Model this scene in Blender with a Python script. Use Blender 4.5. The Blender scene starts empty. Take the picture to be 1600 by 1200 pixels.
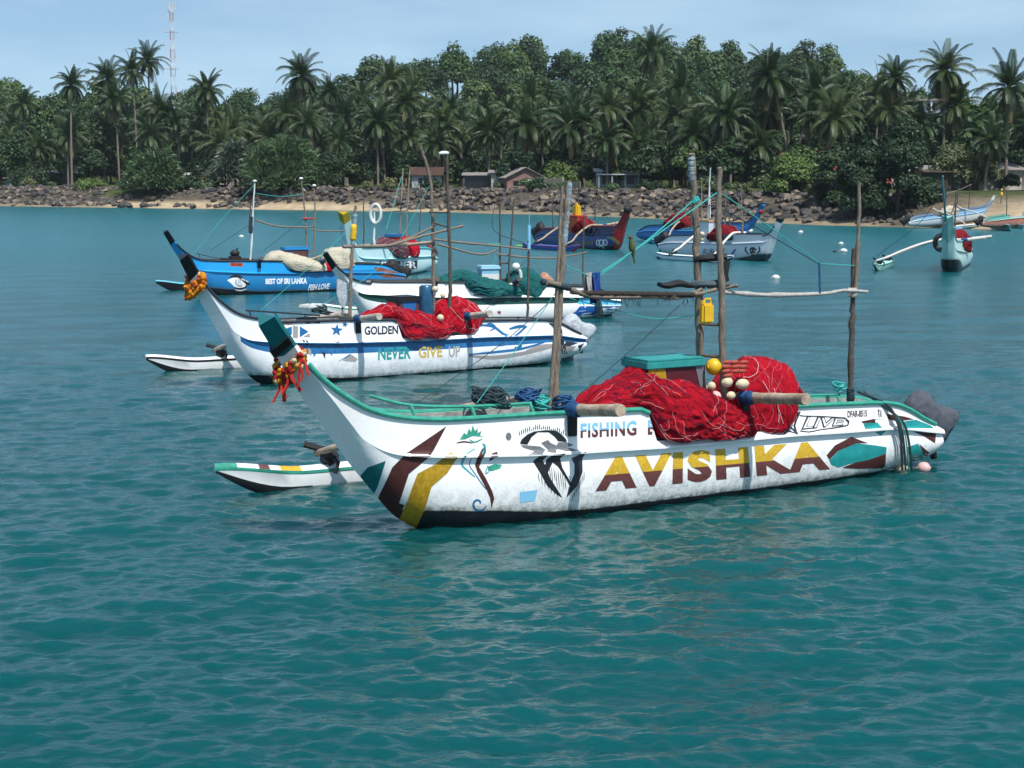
import bpy, bmesh, math, random
import numpy as np
from mathutils import Vector, Matrix, noise, geometry
from mathutils.bvhtree import BVHTree
R = math.radians
C = bpy.context.scene.collection
scene = bpy.context.scene
rng = random.Random(7)

# ---------------------------------------------------------------- camera, sky, sun
FPX, CAM_H = 2537.0, 4.6
PITCH = math.atan(325 / FPX)
cd = bpy.data.cameras.new("camera"); cam = bpy.data.objects.new("camera", cd); C.objects.link(cam)
cd.sensor_fit = 'HORIZONTAL'; cd.sensor_width = 36.0; cd.lens = 36.0 * FPX / 1600
cd.clip_start = 0.1; cd.clip_end = 9000
cam.location = (0, 0, CAM_H); cam.rotation_euler = (math.pi / 2 - PITCH, 0, 0)
scene.camera = cam
SUN_EL, SUN_AZ = R(60), math.atan2(-0.87, 0.50)      # direction towards the sun (azimuth measured from +X)
world = bpy.data.worlds.new("World"); scene.world = world; world.use_nodes = True
wn = world.node_tree.nodes; wl = world.node_tree.links; wn.clear()
sky = wn.new('ShaderNodeTexSky'); sky.sky_type = 'NISHITA'; sky.sun_disc = False
sky.sun_elevation = SUN_EL; sky.sun_rotation = math.pi / 2 - SUN_AZ
sky.altitude = 0; sky.air_density = 1.0; sky.dust_density = 0.8; sky.ozone_density = .6
tc = wn.new('ShaderNodeTexCoord'); mp = wn.new('ShaderNodeMapping'); mp.inputs['Scale'].default_value = (3, 3, 13)
wl.new(tc.outputs['Generated'], mp.inputs['Vector'])
cn = wn.new('ShaderNodeTexNoise'); cn.inputs['Scale'].default_value = 1.6; cn.inputs['Detail'].default_value = 6; cn.inputs['Roughness'].default_value = .55
wl.new(mp.outputs['Vector'], cn.inputs['Vector'])
cr = wn.new('ShaderNodeMapRange'); cr.inputs['From Min'].default_value = .40; cr.inputs['From Max'].default_value = .8; cr.inputs['To Max'].default_value = .45
wl.new(cn.outputs['Fac'], cr.inputs['Value'])
cm = wn.new('ShaderNodeMixRGB'); cm.inputs['Color2'].default_value = (6.2, 7.0, 7.9, 1)
wl.new(cr.outputs['Result'], cm.inputs['Fac']); wl.new(sky.outputs['Color'], cm.inputs['Color1'])
bg = wn.new('ShaderNodeBackground'); bg.inputs['Strength'].default_value = 0.118
wo = wn.new('ShaderNodeOutputWorld')
# the low sky of a humid noon: look the sky up a little above the true direction so the horizon stays pale blue
sp = wn.new('ShaderNodeVectorMath'); sp.operation = 'MULTIPLY_ADD'; sp.inputs[1].default_value = (1, 1, .75); sp.inputs[2].default_value = (0, 0, .13)
wl.new(tc.outputs['Generated'], sp.inputs[0]); nm = wn.new('ShaderNodeVectorMath'); nm.operation = 'NORMALIZE'; wl.new(sp.outputs[0], nm.inputs[0]); wl.new(nm.outputs[0], sky.inputs['Vector'])
tint = wn.new('ShaderNodeMixRGB'); tint.blend_type = 'MULTIPLY'; tint.inputs['Fac'].default_value = 1; tint.inputs['Color2'].default_value = (.90, 1.0, 1.0, 1)   # humid, slightly milky blue
wl.new(cm.outputs['Color'], tint.inputs['Color1']); wl.new(tint.outputs['Color'], bg.inputs['Color']); wl.new(bg.outputs['Background'], wo.inputs['Surface'])
sd = bpy.data.lights.new("sun", 'SUN'); sd.energy = 4.8; sd.angle = R(0.5); sd.color = (1.0, 0.96, 0.90)
sun = bpy.data.objects.new("sun", sd); C.objects.link(sun)
sdir = Vector((math.cos(SUN_EL) * math.cos(SUN_AZ), math.cos(SUN_EL) * math.sin(SUN_AZ), math.sin(SUN_EL)))
sun.rotation_euler = sdir.to_track_quat('Z', 'Y').to_euler(); sun.location = (0, 0, 60)
vs = scene.view_settings; vs.view_transform = 'Standard'; vs.look = 'None'; vs.gamma = 1; vs.exposure = 0.28; vs.use_curve_mapping = False
scene.cycles.max_bounces = 6; scene.cycles.transparent_max_bounces = 12; scene.cycles.volume_bounces = 0

# ---------------------------------------------------------------- photo rays (only used to survey where things stand)
_c, _s = math.cos(PITCH), math.sin(PITCH)
EYE = Vector((0, 0, CAM_H))
def ray(px, py):
    a = (px - 800) / FPX; b = -(py - 600) / FPX
    return Vector((a, _c + b * _s, -_s + b * _c))
def W(px, py, z=0.0):
    d = ray(px, py); return EYE + d * ((z - CAM_H) / d.z)
def PD(px, py, D):
    d = ray(px, py); return EYE + d * (D / d.y)

# ---------------------------------------------------------------- materials
MATS = {}
def mat(name, col, rough=.6, spec=.3, var=0, scale=8, col2=None, bump=0, bscale=40, metal=0, stretch=None, coord='Object', detail=6):
    if name in MATS: return MATS[name]
    m = bpy.data.materials.new(name); m.use_nodes = True; n = m.node_tree.nodes; l = m.node_tree.links
    p = n['Principled BSDF']; p.inputs['Roughness'].default_value = rough; p.inputs['Specular IOR Level'].default_value = spec
    p.inputs['Metallic'].default_value = metal
    col = tuple(col) + (1,); p.inputs['Base Color'].default_value = col
    t = n.new('ShaderNodeTexCoord'); out = t.outputs[coord]
    if stretch:
        mm = n.new('ShaderNodeMapping'); mm.inputs['Scale'].default_value = stretch; l.new(out, mm.inputs['Vector']); out = mm.outputs['Vector']
    if var or col2:
        nz = n.new('ShaderNodeTexNoise'); nz.inputs['Scale'].default_value = scale; nz.inputs['Detail'].default_value = detail; nz.inputs['Roughness'].default_value = .65
        l.new(out, nz.inputs['Vector'])
        rp = n.new('ShaderNodeValToRGB'); rp.color_ramp.elements[0].position = .35; rp.color_ramp.elements[1].position = .65
        c2 = tuple(col2) + (1,) if col2 else tuple(x * (1 - var) for x in col[:3]) + (1,)
        rp.color_ramp.elements[0].color = c2; rp.color_ramp.elements[1].color = col
        l.new(nz.outputs['Fac'], rp.inputs['Fac']); l.new(rp.outputs['Color'], p.inputs['Base Color'])
    if bump:
        nb = n.new('ShaderNodeTexNoise'); nb.inputs['Scale'].default_value = bscale; nb.inputs['Detail'].default_value = 5
        l.new(out, nb.inputs['Vector'])
        bp = n.new('ShaderNodeBump'); bp.inputs['Strength'].default_value = bump; bp.inputs['Distance'].default_value = .03
        l.new(nb.outputs['Fac'], bp.inputs['Height']); l.new(bp.outputs['Normal'], p.inputs['Normal'])
    MATS[name] = m; return m

def hull_mat(name, upper, lower, boot, dirt=(.33, .36, .36), dirt_amt=.95, boot_hi=.30, boot_lo=.07, lower_top=None):
    """glossy fibreglass paint: a boot stripe at the waterline, scuffs and weed stains above it"""
    m = bpy.data.materials.new(name); m.use_nodes = True; n = m.node_tree.nodes; l = m.node_tree.links
    p = n['Principled BSDF']; p.inputs['Roughness'].default_value = .34; p.inputs['Specular IOR Level'].default_value = .42
    t = n.new('ShaderNodeTexCoord'); sx = n.new('ShaderNodeSeparateXYZ'); l.new(t.outputs['Object'], sx.inputs[0])
    def mr(inp, a, b, c, d, smooth=True):
        q = n.new('ShaderNodeMapRange'); q.interpolation_type = 'SMOOTHSTEP' if smooth else 'LINEAR'
        for k, v in (('From Min', a), ('From Max', b), ('To Min', c), ('To Max', d)): q.inputs[k].default_value = v
        l.new(inp, q.inputs['Value']); return q.outputs['Result']
    def noi(scale, det=5, st=None):
        q = n.new('ShaderNodeTexNoise'); q.inputs['Scale'].default_value = scale; q.inputs['Detail'].default_value = det; q.inputs['Roughness'].default_value = .7
        if st:
            mm = n.new('ShaderNodeMapping'); mm.inputs['Scale'].default_value = st; l.new(t.outputs['Object'], mm.inputs['Vector']); l.new(mm.outputs['Vector'], q.inputs['Vector'])
        else: l.new(t.outputs['Object'], q.inputs['Vector'])
        return q.outputs['Fac']
    def math_(op, a, b):
        q = n.new('ShaderNodeMath'); q.operation = op
        for i, v in enumerate((a, b)):
            if isinstance(v, (int, float)): q.inputs[i].default_value = v
            else: l.new(v, q.inputs[i])
        return q.outputs[0]
    def mix(fac, a, b):
        q = n.new('ShaderNodeMixRGB')
        if isinstance(fac, (int, float)): q.inputs[0].default_value = fac
        else: l.new(fac, q.inputs[0])
        for i, v in ((1, a), (2, b)):
            if isinstance(v, tuple): q.inputs[i].default_value = v + (1,) if len(v) == 3 else v
            else: l.new(v, q.inputs[i])
        return q.outputs[0]
    z = sx.outputs['Z']
    base = upper
    if lower != upper and lower_top is not None:
        base = mix(mr(z, lower_top - .01, lower_top + .01, 1, 0), upper, lower)
    # weed and scuff mottling, thicker low down
    blot = mr(noi(7, 9), .36, .6, .12, 1); fine = mr(noi(38, 5), .35, .68, .25, 1)
    low = mr(z, .18, .78, 1, .0)
    amt = math_('MULTIPLY', math_('MULTIPLY', blot, low), math_('MULTIPLY', fine, dirt_amt))
    base = mix(amt, base, dirt)
    gr = math_('MULTIPLY', mr(noi(3, 6, (1, 1, .25)), .5, .75, 0, 1), .16)
    base = mix(gr, base, tuple(.55 * v + .12 for v in upper))
    strk = math_('MULTIPLY', mr(noi(5, 5, (4.5, 4.5, .35)), .56, .74, 0, 1), mr(z, .3, 1.5, .12, .34))
    base = mix(strk, base, tuple(.5 * v + c for v, c in zip(upper, (.07, .05, .03))))
    line = mr(sx.outputs['X'], -2.6, .3, boot_lo, boot_hi)
    line = math_('ADD', line, mr(noi(3, 3), .3, .7, -.006, .006))
    d = math_('SUBTRACT', z, line)
    weed = math_('MULTIPLY', mr(d, .005, .11, 1, 0), mr(noi(9, 7), .38, .62, .15, .8)); base = mix(weed, base, (.10, .11, .07))
    base = mix(mr(d, -.012, .012, 1, 0), base, mix(mr(noi(14, 6), .6, .72, 0, .5), boot, (.16, .17, .15)))
    l.new(base, p.inputs['Base Color'])
    b = n.new('ShaderNodeBump'); b.inputs['Strength'].default_value = .25; b.inputs['Distance'].default_value = .02
    l.new(noi(7, 3), b.inputs['Height']); l.new(b.outputs['Normal'], p.inputs['Normal'])
    l.new(mr(noi(11, 4), .3, .7, .25, .5), p.inputs['Roughness'])
    return m

# ---------------------------------------------------------------- object helpers
def tag(o, label=None, cat=None, group=None, kind=None):
    if label: o['label'] = label
    if cat: o['category'] = cat
    if group: o['group'] = group
    if kind: o['kind'] = kind
    return o
def empty(name, loc, rz=0, label=None, cat=None, group=None):
    o = bpy.data.objects.new(name, None); C.objects.link(o); o.location = loc; o.rotation_euler = (0, 0, rz); o.empty_display_size = .3
    return tag(o, label, cat, group)
def smooth_path(pts, n=6):
    P = [Vector(p) for p in pts]
    if len(P) < 3: return [P[0].lerp(P[-1], k / n) for k in range(n + 1)]
    out = []
    for i in range(len(P) - 1):
        a, b, c, d = P[max(i - 1, 0)], P[i], P[i + 1], P[min(i + 2, len(P) - 1)]
        for k in range(n):
            t = k / n
            out.append(.5 * ((2 * b) + (c - a) * t + (2 * a - 5 * b + 4 * c - d) * t * t + (3 * b - a - 3 * c + d) * t ** 3))
    out.append(P[-1]); return out
def sag(a, b, s, n=10):
    a = Vector(a); b = Vector(b)
    return [a.lerp(b, k / n) - Vector((0, 0, s * 4 * (k / n) * (1 - k / n))) for k in range(n + 1)]

class MB:
    def __init__(s): s.v = []; s.f = []; s.m = []; s.uv = {}
    def add(s, verts, faces, mi=0):
        o = len(s.v); s.v += [tuple(v) for v in verts]
        for f in faces: s.f.append(tuple(i + o for i in f)); s.m.append(mi)
        return o
    def loft(s, rings, closed=True, caps=True, mi=0, uv=False):
        n = len(rings[0]); o = len(s.v)
        for r in rings: s.v += [tuple(p) for p in r]
        for i in range(len(rings) - 1):
            for j in range(n if closed else n - 1):
                k = (j + 1) % n
                s.f.append((o + i * n + j, o + i * n + k, o + (i + 1) * n + k, o + (i + 1) * n + j)); s.m.append(mi)
        if caps and closed:
            s.f.append(tuple(o + j for j in range(n))[::-1]); s.m.append(mi)
            s.f.append(tuple(o + (len(rings) - 1) * n + j for j in range(n))); s.m.append(mi)
    def tube(s, pts, r, n=8, mi=0, rough=0, seed=0):
        P = [Vector(p) for p in pts]; rings = []; ref = None; rr = random.Random(seed)
        for i, p in enumerate(P):
            t = (P[min(i + 1, len(P) - 1)] - P[max(i - 1, 0)])
            if t.length < 1e-9: t = Vector((0, 0, 1))
            t.normalize()
            if ref is None: ref = t.orthogonal().normalized()
            ref = (ref - t * ref.dot(t)); ref = ref.normalized() if ref.length > 1e-6 else t.orthogonal().normalized()
            bi = t.cross(ref); ri = r[i] if isinstance(r, (list, tuple)) else r
            if rough: ri *= 1 + rr.uniform(-rough, rough)
            rings.append([p + (ref * math.cos(a) + bi * math.sin(a)) * ri * (1 + (rr.uniform(-rough, rough) * .6 if rough else 0)) for a in (2 * math.pi * j / n for j in range(n))])
        s.loft(rings, mi=mi)
    def box(s, a, b, mi=0, bev=0.0, mtx=None):
        bm = bmesh.new(); bmesh.ops.create_cube(bm, size=1)
        a = Vector(a); b = Vector(b); c = (a + b) / 2; d = b - a
        for v in bm.verts: v.co = Vector((v.co.x * d.x, v.co.y * d.y, v.co.z * d.z)) + c
        if bev: bmesh.ops.bevel(bm, geom=bm.edges[:], offset=bev, segments=2, affect='EDGES')
        if mtx: bmesh.ops.transform(bm, matrix=mtx, verts=bm.verts)
        bm.verts.index_update(); s.add([v.co for v in bm.verts], [[v.index for v in f.verts] for f in bm.faces], mi); bm.free()
    def blob(s, c, rad, seg=14, rings=9, mi=0, nz=0, ns=3, seed=0, mtx=None, power=1.0):
        c = Vector(c); rad = Vector(rad) if not isinstance(rad, (int, float)) else Vector((rad,) * 3); vs_ = []; fs = []
        for i in range(rings + 1):
            ph = math.pi * i / rings
            for j in range(seg):
                th = 2 * math.pi * j / seg
                d = Vector((math.sin(ph) * math.cos(th), math.sin(ph) * math.sin(th), math.cos(ph)))
                if power != 1: d = Vector([math.copysign(abs(q) ** power, q) for q in d])
                k = 1 + (nz * noise.noise(d * ns + Vector((seed * 3.1, seed, 0))) if nz else 0)
                p = Vector((d.x * rad.x, d.y * rad.y, d.z * rad.z)) * k
                vs_.append((mtx @ p if mtx else p) + c)
        for i in range(rings):
            for j in range(seg):
                k = (j + 1) % seg; fs.append((i * seg + j, (i + 1) * seg + j, (i + 1) * seg + k, i * seg + k))
        s.add(vs_, fs, mi)
    def mesh(s, name, mats, smooth=True, sharp=40):
        me = bpy.data.meshes.new(name); me.from_pydata(s.v, [], s.f)
        for m in (mats if isinstance(mats, (list, tuple)) else [mats]): me.materials.append(m)
        if any(s.m): me.polygons.foreach_set('material_index', s.m)
        me.validate(); me.update()
        if smooth:
            me.polygons.foreach_set('use_smooth', [True] * len(me.polygons))
            try: me.set_sharp_from_angle(angle=R(sharp))
            except Exception: pass
        return me
    def build(s, name, mats, parent=None, smooth=True, sharp=40):
        o = bpy.data.objects.new(name, s.mesh(name, mats, smooth, sharp)); C.objects.link(o)
        if parent: o.parent = parent
        return o
    def thing(s, name, mats, M, label, cat, group=None, base=True, rz=0, smooth=True, sharp=40):
        """a top-level mesh whose origin sits at its own base; the vertices are given in the frame M"""
        a = np.array(s.v); lo, hi = a.min(0), a.max(0); o0 = Vector(((lo[0] + hi[0]) / 2, (lo[1] + hi[1]) / 2, lo[2] if base else (lo[2] + hi[2]) / 2))
        s.v = [tuple(Vector(v) - o0) for v in s.v]
        ob = s.build(name, mats, None, smooth, sharp); ob.location = M @ o0; ob.rotation_euler = (0, 0, rz)
        return tag(ob, label, cat, group)
def structure(name, mb, mats, smooth=True):
    return tag(mb.build(name, mats, None, smooth, 180), kind='structure')
I4 = Matrix.Identity(4)
# ---------------------------------------------------------------- water
def make_water():
    # rows get farther apart with distance, columns fan out: fine ripples where the water is close
    ys = np.concatenate([np.linspace(-60, 9.5, 24), 1 / np.linspace(1 / 9.8, 1 / 330, 880)])
    us = np.concatenate([np.linspace(-6, -.40, 30)[:-1], np.linspace(-.40, .40, 700), np.linspace(.40, 6, 30)[1:]])
    nc, nr = len(us), len(ys)
    Y = np.repeat(ys[:, None], nc, 1); X = us[None, :] * np.maximum(np.abs(Y), 16)
    Yn, Xn = Y.astype(np.float32), X.astype(np.float32); rs = np.random.RandomState(3); Z = np.zeros_like(Xn)
    w1 = .5 * np.sin(.31 * Xn + .17 * Yn) + .4 * np.sin(.23 * Yn - .27 * Xn + 2); w2 = np.sin(.9 * Xn + .4 * Yn + 1) + np.sin(.7 * Yn - .8 * Xn); e1 = np.sin(Xn * .33 + Yn * .21) * np.sin(Yn * .29 - Xn * .12 + 1); e2 = np.sin(Xn * .13 - Yn * .09 + 2) * np.sin(Yn * .07 + .5)
    gap = np.maximum(np.abs(Yn), 8) ** 2 * 1.13e-4; N = 92
    for k in range(N):
        big = k >= 74; lam = (.15 * (6.0 ** rs.rand())) if not big else (1.3 * 3.5 ** rs.rand())
        ang = R(97) + rs.normal(0, .55 if not big else .35); kk = 2 * np.pi / lam; dx, dy = math.cos(ang), math.sin(ang)
        amp = (.225 * math.sqrt(2 / 74) if not big else .05 * math.sqrt(2 / 18)) * lam / 6.283
        fade = np.clip((lam - 2.2 * gap) / (2.2 * gap), 0, 1)
        ph = kk * (Xn * dx + Yn * dy) + rs.rand() * 7 + (w1 * 1.1 + w2 * .35) * rs.uniform(.5, 1.5)
        Z += amp * fade * (.8 + .38 * e1 * (1 if k % 2 else -1) + .3 * e2 * (1 if k % 3 else -1)) * (np.sin(ph) + .25 * np.sin(2 * ph + 1.3))
    v = np.stack([X, Y, Z], -1).reshape(-1).astype(np.float32)
    i = np.arange((nr - 1) * (nc - 1)); r, c = i // (nc - 1), i % (nc - 1); a = r * nc + c
    f = np.stack([a, a + 1, a + nc + 1, a + nc], 1).astype(np.int32).reshape(-1); nf = len(i)
    me = bpy.data.meshes.new("water"); me.vertices.add(nr * nc); me.vertices.foreach_set('co', v); me.loops.add(nf * 4); me.loops.foreach_set('vertex_index', f)
    me.polygons.add(nf); me.polygons.foreach_set('loop_start', np.arange(0, nf * 4, 4, dtype=np.int32)); me.polygons.foreach_set('loop_total', np.full(nf, 4, dtype=np.int32)); me.polygons.foreach_set('use_smooth', np.ones(nf, dtype=bool)); me.update(calc_edges=True)
    m = bpy.data.materials.new("sea_water"); m.use_nodes = True; n = m.node_tree.nodes; l = m.node_tree.links
    p = n['Principled BSDF']; p.inputs['Roughness'].default_value = .05; p.inputs['IOR'].default_value = 1.333; p.inputs['Specular IOR Level'].default_value = .5
    p.inputs['Subsurface Weight'].default_value = 1; p.inputs['Subsurface Radius'].default_value = (.6, 1.6, 1.6); p.inputs['Subsurface Scale'].default_value = 6.0
    t = n.new('ShaderNodeTexCoord')
    big = n.new('ShaderNodeTexNoise'); big.inputs['Scale'].default_value = .035; big.inputs['Detail'].default_value = 4; l.new(t.outputs['Object'], big.inputs['Vector'])
    rp = n.new('ShaderNodeValToRGB'); rp.color_ramp.elements[0].position = .3; rp.color_ramp.elements[1].position = .7
    rp.color_ramp.elements[0].color = (.0009, .051, .056, 1); rp.color_ramp.elements[1].color = (.0012, .071, .074, 1)
    l.new(big.outputs['Fac'], rp.inputs['Fac']); l.new(rp.outputs['Color'], p.inputs['Base Color'])
    mpp = n.new('ShaderNodeMapping'); mpp.inputs['Scale'].default_value = (1, 2.0, 1); mpp.inputs['Rotation'].default_value = (0, 0, R(9)); l.new(t.outputs['Object'], mpp.inputs['Vector'])
    h = None
    for sc, wgt in ((3.5, .6), (9.0, .4), (18.0, .15)):
        q = n.new('ShaderNodeTexNoise'); q.inputs['Scale'].default_value = sc; q.inputs['Detail'].default_value = 3; q.inputs['Distortion'].default_value = .6; l.new(mpp.outputs['Vector'], q.inputs['Vector'])
        ml = n.new('ShaderNodeMath'); ml.operation = 'MULTIPLY'; ml.inputs[1].default_value = wgt; l.new(q.outputs['Fac'], ml.inputs[0])
        if h is None: h = ml.outputs[0]
        else:
            ad = n.new('ShaderNodeMath'); l.new(h, ad.inputs[0]); l.new(ml.outputs[0], ad.inputs[1]); h = ad.outputs[0]
    b = n.new('ShaderNodeBump'); b.inputs['Strength'].default_value = 1.0; b.inputs['Distance'].default_value = .020
    l.new(h, b.inputs['Height']); l.new(b.outputs['Normal'], p.inputs['Normal'])
    # ripples finer than the mesh can carry count as roughness; the shelf towards the shore is pale sand under shallow water
    at = n.new('ShaderNodeSeparateXYZ'); l.new(t.outputs['Object'], at.inputs[0])
    rm = n.new('ShaderNodeMapRange'); rm.inputs['From Min'].default_value = 16; rm.inputs['From Max'].default_value = 95; rm.inputs['To Min'].default_value = .05; rm.inputs['To Max'].default_value = .27; l.new(at.outputs['Y'], rm.inputs['Value']); l.new(rm.outputs['Result'], p.inputs['Roughness'])
    sm = n.new('ShaderNodeMapRange'); sm.inputs['From Min'].default_value = 26; sm.inputs['From Max'].default_value = 120; sm.inputs['To Max'].default_value = .55; l.new(at.outputs['Y'], sm.inputs['Value'])
    mxs = n.new('ShaderNodeMixRGB'); mxs.inputs['Color2'].default_value = (.008, .132, .166, 1); l.new(sm.outputs['Result'], mxs.inputs['Fac']); l.new(rp.outputs['Color'], mxs.inputs['Color1']); l.new(mxs.outputs[0], p.inputs['Base Color'])
    me.materials.append(m); o = bpy.data.objects.new("water", me); C.objects.link(o); tag(o, kind='structure')
make_water()
# ---------------------------------------------------------------- outrigger boats
# stations from the stern to the tip of the prow: keel (x,z), chine (x,z,half width), gunwale (x,z,half width)
ST = [((-9.30, .26), (-9.27, .58, .42), (-9.15, .68, .36)), ((-9.10, .13), (-8.95, .63, .45), (-8.88, .80, .37)),
      ((-8.35, .00), (-8.2, .74, .48), (-8.2, 1.09, .38)), ((-7.2, -.18), (-7.1, .78, .51), (-7.1, 1.17, .39)),
      ((-5.9, -.24), (-5.9, .82, .53), (-5.9, 1.22, .40)), ((-4.2, -.26), (-4.2, .83, .53), (-4.2, 1.33, .40)),
      ((-3.0, -.26), (-3.0, .87, .53), (-3.0, 1.38, .40)), ((-1.83, -.25), (-1.83, .91, .52), (-1.83, 1.425, .40)),
      ((-.9, -.2), (-.6, .99, .5), (-.6, 1.45, .385)), ((-.25, -.09), (-.05, 1.03, .46), (-.05, 1.48, .36)),
      ((.25, .18), (.45, 1.09, .37), (.45, 1.56, .335)), ((.6, .57), (.8, 1.26, .29), (.78, 1.67, .31)),
      ((.95, 1.0), (1.0, 1.5, .265), (1.05, 1.83, .29)), ((1.25, 1.43), (1.22, 1.79, .26), (1.28, 2.0, .27)),
      ((1.62, 1.96), (1.52, 2.17, .26), (1.5, 2.2, .26)), ((1.85, 2.33), (1.75, 2.52, .26), (1.75, 2.52, .26)),
      ((2.11, 2.77), (2.01, 2.9, .26), (2.01, 2.9, .26))]
def cr(a, b, c, d, t): return .5 * (2 * b + (c - a) * t + (2 * a - 5 * b + 4 * c - d) * t * t + (3 * b - a - 3 * c + d) * t ** 3)
def ss(a, b, x):
    t = min(max((x - a) / (b - a), 0), 1); return t * t * (3 - 2 * t)

class Boat:
    def __init__(s, bow_px, ang, label, prow=1.0, length=1.0, height=1.0, rise=1.0, cut=(-5.75, -3.6), scale=1.0, loc=None, tilt=None, name='outrigger_boat'):
        s.O = W(*bow_px) if loc is None else Vector(loc); s.rz = ang; s.scale = scale
        s.root = empty(name, s.O, ang, label, 'boat', 'outrigger fishing boats')
        if tilt: s.root.rotation_euler = (tilt[0], tilt[1], ang)
        s.root.scale = (scale,) * 3
        s.M = Matrix.Translation(s.O) @ (s.root.rotation_euler.to_matrix().to_4x4()) @ Matrix.Scale(scale, 4); s.Mi = s.M.inverted()
        s.eye = s.Mi @ EYE; s.cut = cut; s.prow = prow; s.length = length; s.rise = rise
    def xz(s, x, z):
        if x > 0: return x * s.prow, (z if z < 1.0 else 1.0 + (z - 1.0) * s.rise) if x > .1 else z
        return x * s.length, z
    def sec(s, u):
        i = min(int(u), len(ST) - 2); t = u - i; q = [ST[max(i - 1, 0)], ST[i], ST[i + 1], ST[min(i + 2, len(ST) - 1)]]
        out = [tuple(cr(q[0][k][j], q[1][k][j], q[2][k][j], q[3][k][j], t) for j in range(len(q[0][k]))) for k in range(3)]
        (kx, kz), (cx, cz, cy), (gx, gz, gy) = out
        kx, kz = s.xz(kx, kz); cx, cz = s.xz(cx, cz); gx, gz = s.xz(gx, gz)
        if s.cut: 
            d = ss(s.cut[0] - .12, s.cut[0] + .02, cx / s.length) * (1 - ss(s.cut[1] - .02, s.cut[1] + .12, cx / s.length))
            gz = gz + (cz + .07 - gz) * d; gy += .04 * d
        return (kx, kz), (cx, cz, cy), (gx, gz, gy)
    def profile(s, u):
        (kx, kz), (cx, cz, cy), (gx, gz, gy) = s.sec(u)
        b = 1 - ss(8.0, 12.5, u); lip = .075 * (1 - ss(8.5, 11, u)); pts = []
        K = Vector((kx, 0, kz)); Ci = Vector((cx, cy - lip, cz - .03 * (lip / .075)))
        st_ = K.lerp(Ci, .33), K.lerp(Ci, .66); hgt = Ci.z - K.z
        ro = Vector((kx, cy * .86, kz + .02)), Vector((cx, cy + .05 + .0 * lip, kz + hgt * .42))
        p1 = st_[0].lerp(ro[0], b); p2 = st_[1].lerp(ro[1], b)
        for k in range(9):
            t = k / 8; q = K * (1 - t) ** 3 + p1 * 3 * t * (1 - t) ** 2 + p2 * 3 * t * t * (1 - t) + Ci * t ** 3; pts.append(q)
        pts.append(Vector((cx, cy, cz - .028 * (lip / .075)))); pts.append(Vector((cx, cy, cz)))
        wb = Vector((cx, min(cy - .0, gy + .035 * (lip / .075)), cz + .035 * (lip / .075))); G = Vector((gx, gy, gz))
        pts += [wb, wb.lerp(G, .33), wb.lerp(G, .66), G]
        # inboard side and deck; on the prow this closes into the back of a thick board
        f = ss(11, 13.2, u); Gi = Vector((gx - .035 * f, gy - .03 * (1 - f), gz + .025 * f))
        dk = Vector((cx, max(gy - .06, .05), min(cz + .03, gz - .02))).lerp(Vector((kx - .05, .02, kz + .045)), f)
        return pts, [Gi, dk]
    def make_hull(s, hm, deck_mat, lip_mat=None, cap_mat=None, cap_u=15.0, us=None, lip_rows=(6, 7)):
        us = us if us is not None else [k / 9 for k in range(16 * 9 + 1)]
        mb = MB(); rings = []
        for u in us:
            o, inn = s.profile(u)
            star = [Vector((p.x, -p.y, p.z)) for p in o][::-1]; sin_ = [Vector((p.x, -p.y, p.z)) for p in inn]
            rings.append([p for p in inn[::-1]] + o[::-1] + star[len(star) and 0:0] + [Vector((p.x, -p.y, p.z)) for p in o[1:]] + sin_)
        mb.loft(rings)
        n = len(rings[0])
        nf = len(us) - 1
        for i in range(nf):
            for j in range(n):
                k = i * n + j
                if us[i] >= cap_u: mb.m[k] = 3
                elif j in (0, n - 1, n - 2): mb.m[k] = 1
                elif lip_mat and (j in lip_rows or n - 2 - j in lip_rows) and us[i] < 10.5: mb.m[k] = 2
        mb.m[-1] = 3 if cap_mat else 0
        s.hull = mb.build('hull', [hm, deck_mat, lip_mat or hm, cap_mat or hm], s.root, True, 32)
        s.bvh = BVHTree.FromPolygons([Vector(v) for v in mb.v], mb.f)
        s.us = us
    def gun(s, u, side=1):
        o, _ = s.profile(u); p = o[-1]; return Vector((p.x, p.y * side, p.z))
    def gunwale(s, m, r=.035, u0=.3, u1=14.3):
        for sd in (1, -1):
            run = []; k = u0
            def flush(run):
                if len(run) > 2:
                    mb = MB(); mb.tube(run, r, 8); mb.build('gunwale_trim', m, s.root)
            while k <= u1 + 1e-6:
                p = s.gun(k, sd); inside = s.cut and s.cut[0] < p.x / s.length < s.cut[1]
                if inside:
                    flush(run); run = []
                else: run.append(p + Vector((0, sd * .01, .012)))
                k += .125
            flush(run)
    def local(s, px, py, y):
        d = s.Mi.to_3x3() @ ray(px, py); t = (y - s.eye.y) / d.y; return s.eye + d * t
    def hit(s, px, py, off=.004):
        d = (s.Mi.to_3x3() @ ray(px, py)).normalized(); h = s.bvh.ray_cast(s.eye, d)
        if h[0] is None: return None
        nrm = h[1]
        if nrm.dot(d) > 0: nrm = -nrm
        return h[0] + nrm * off
    def near_hit(s, x, y, cx, cy, off):
        h = s.hit(x, y, off); L = math.hypot(cx - x, cy - y); k = 0
        while h is None and k < 16 and k < L: k += .75; h = s.hit(x + (cx - x) * k / L, y + (cy - y) * k / L, off)
        return h
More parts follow.
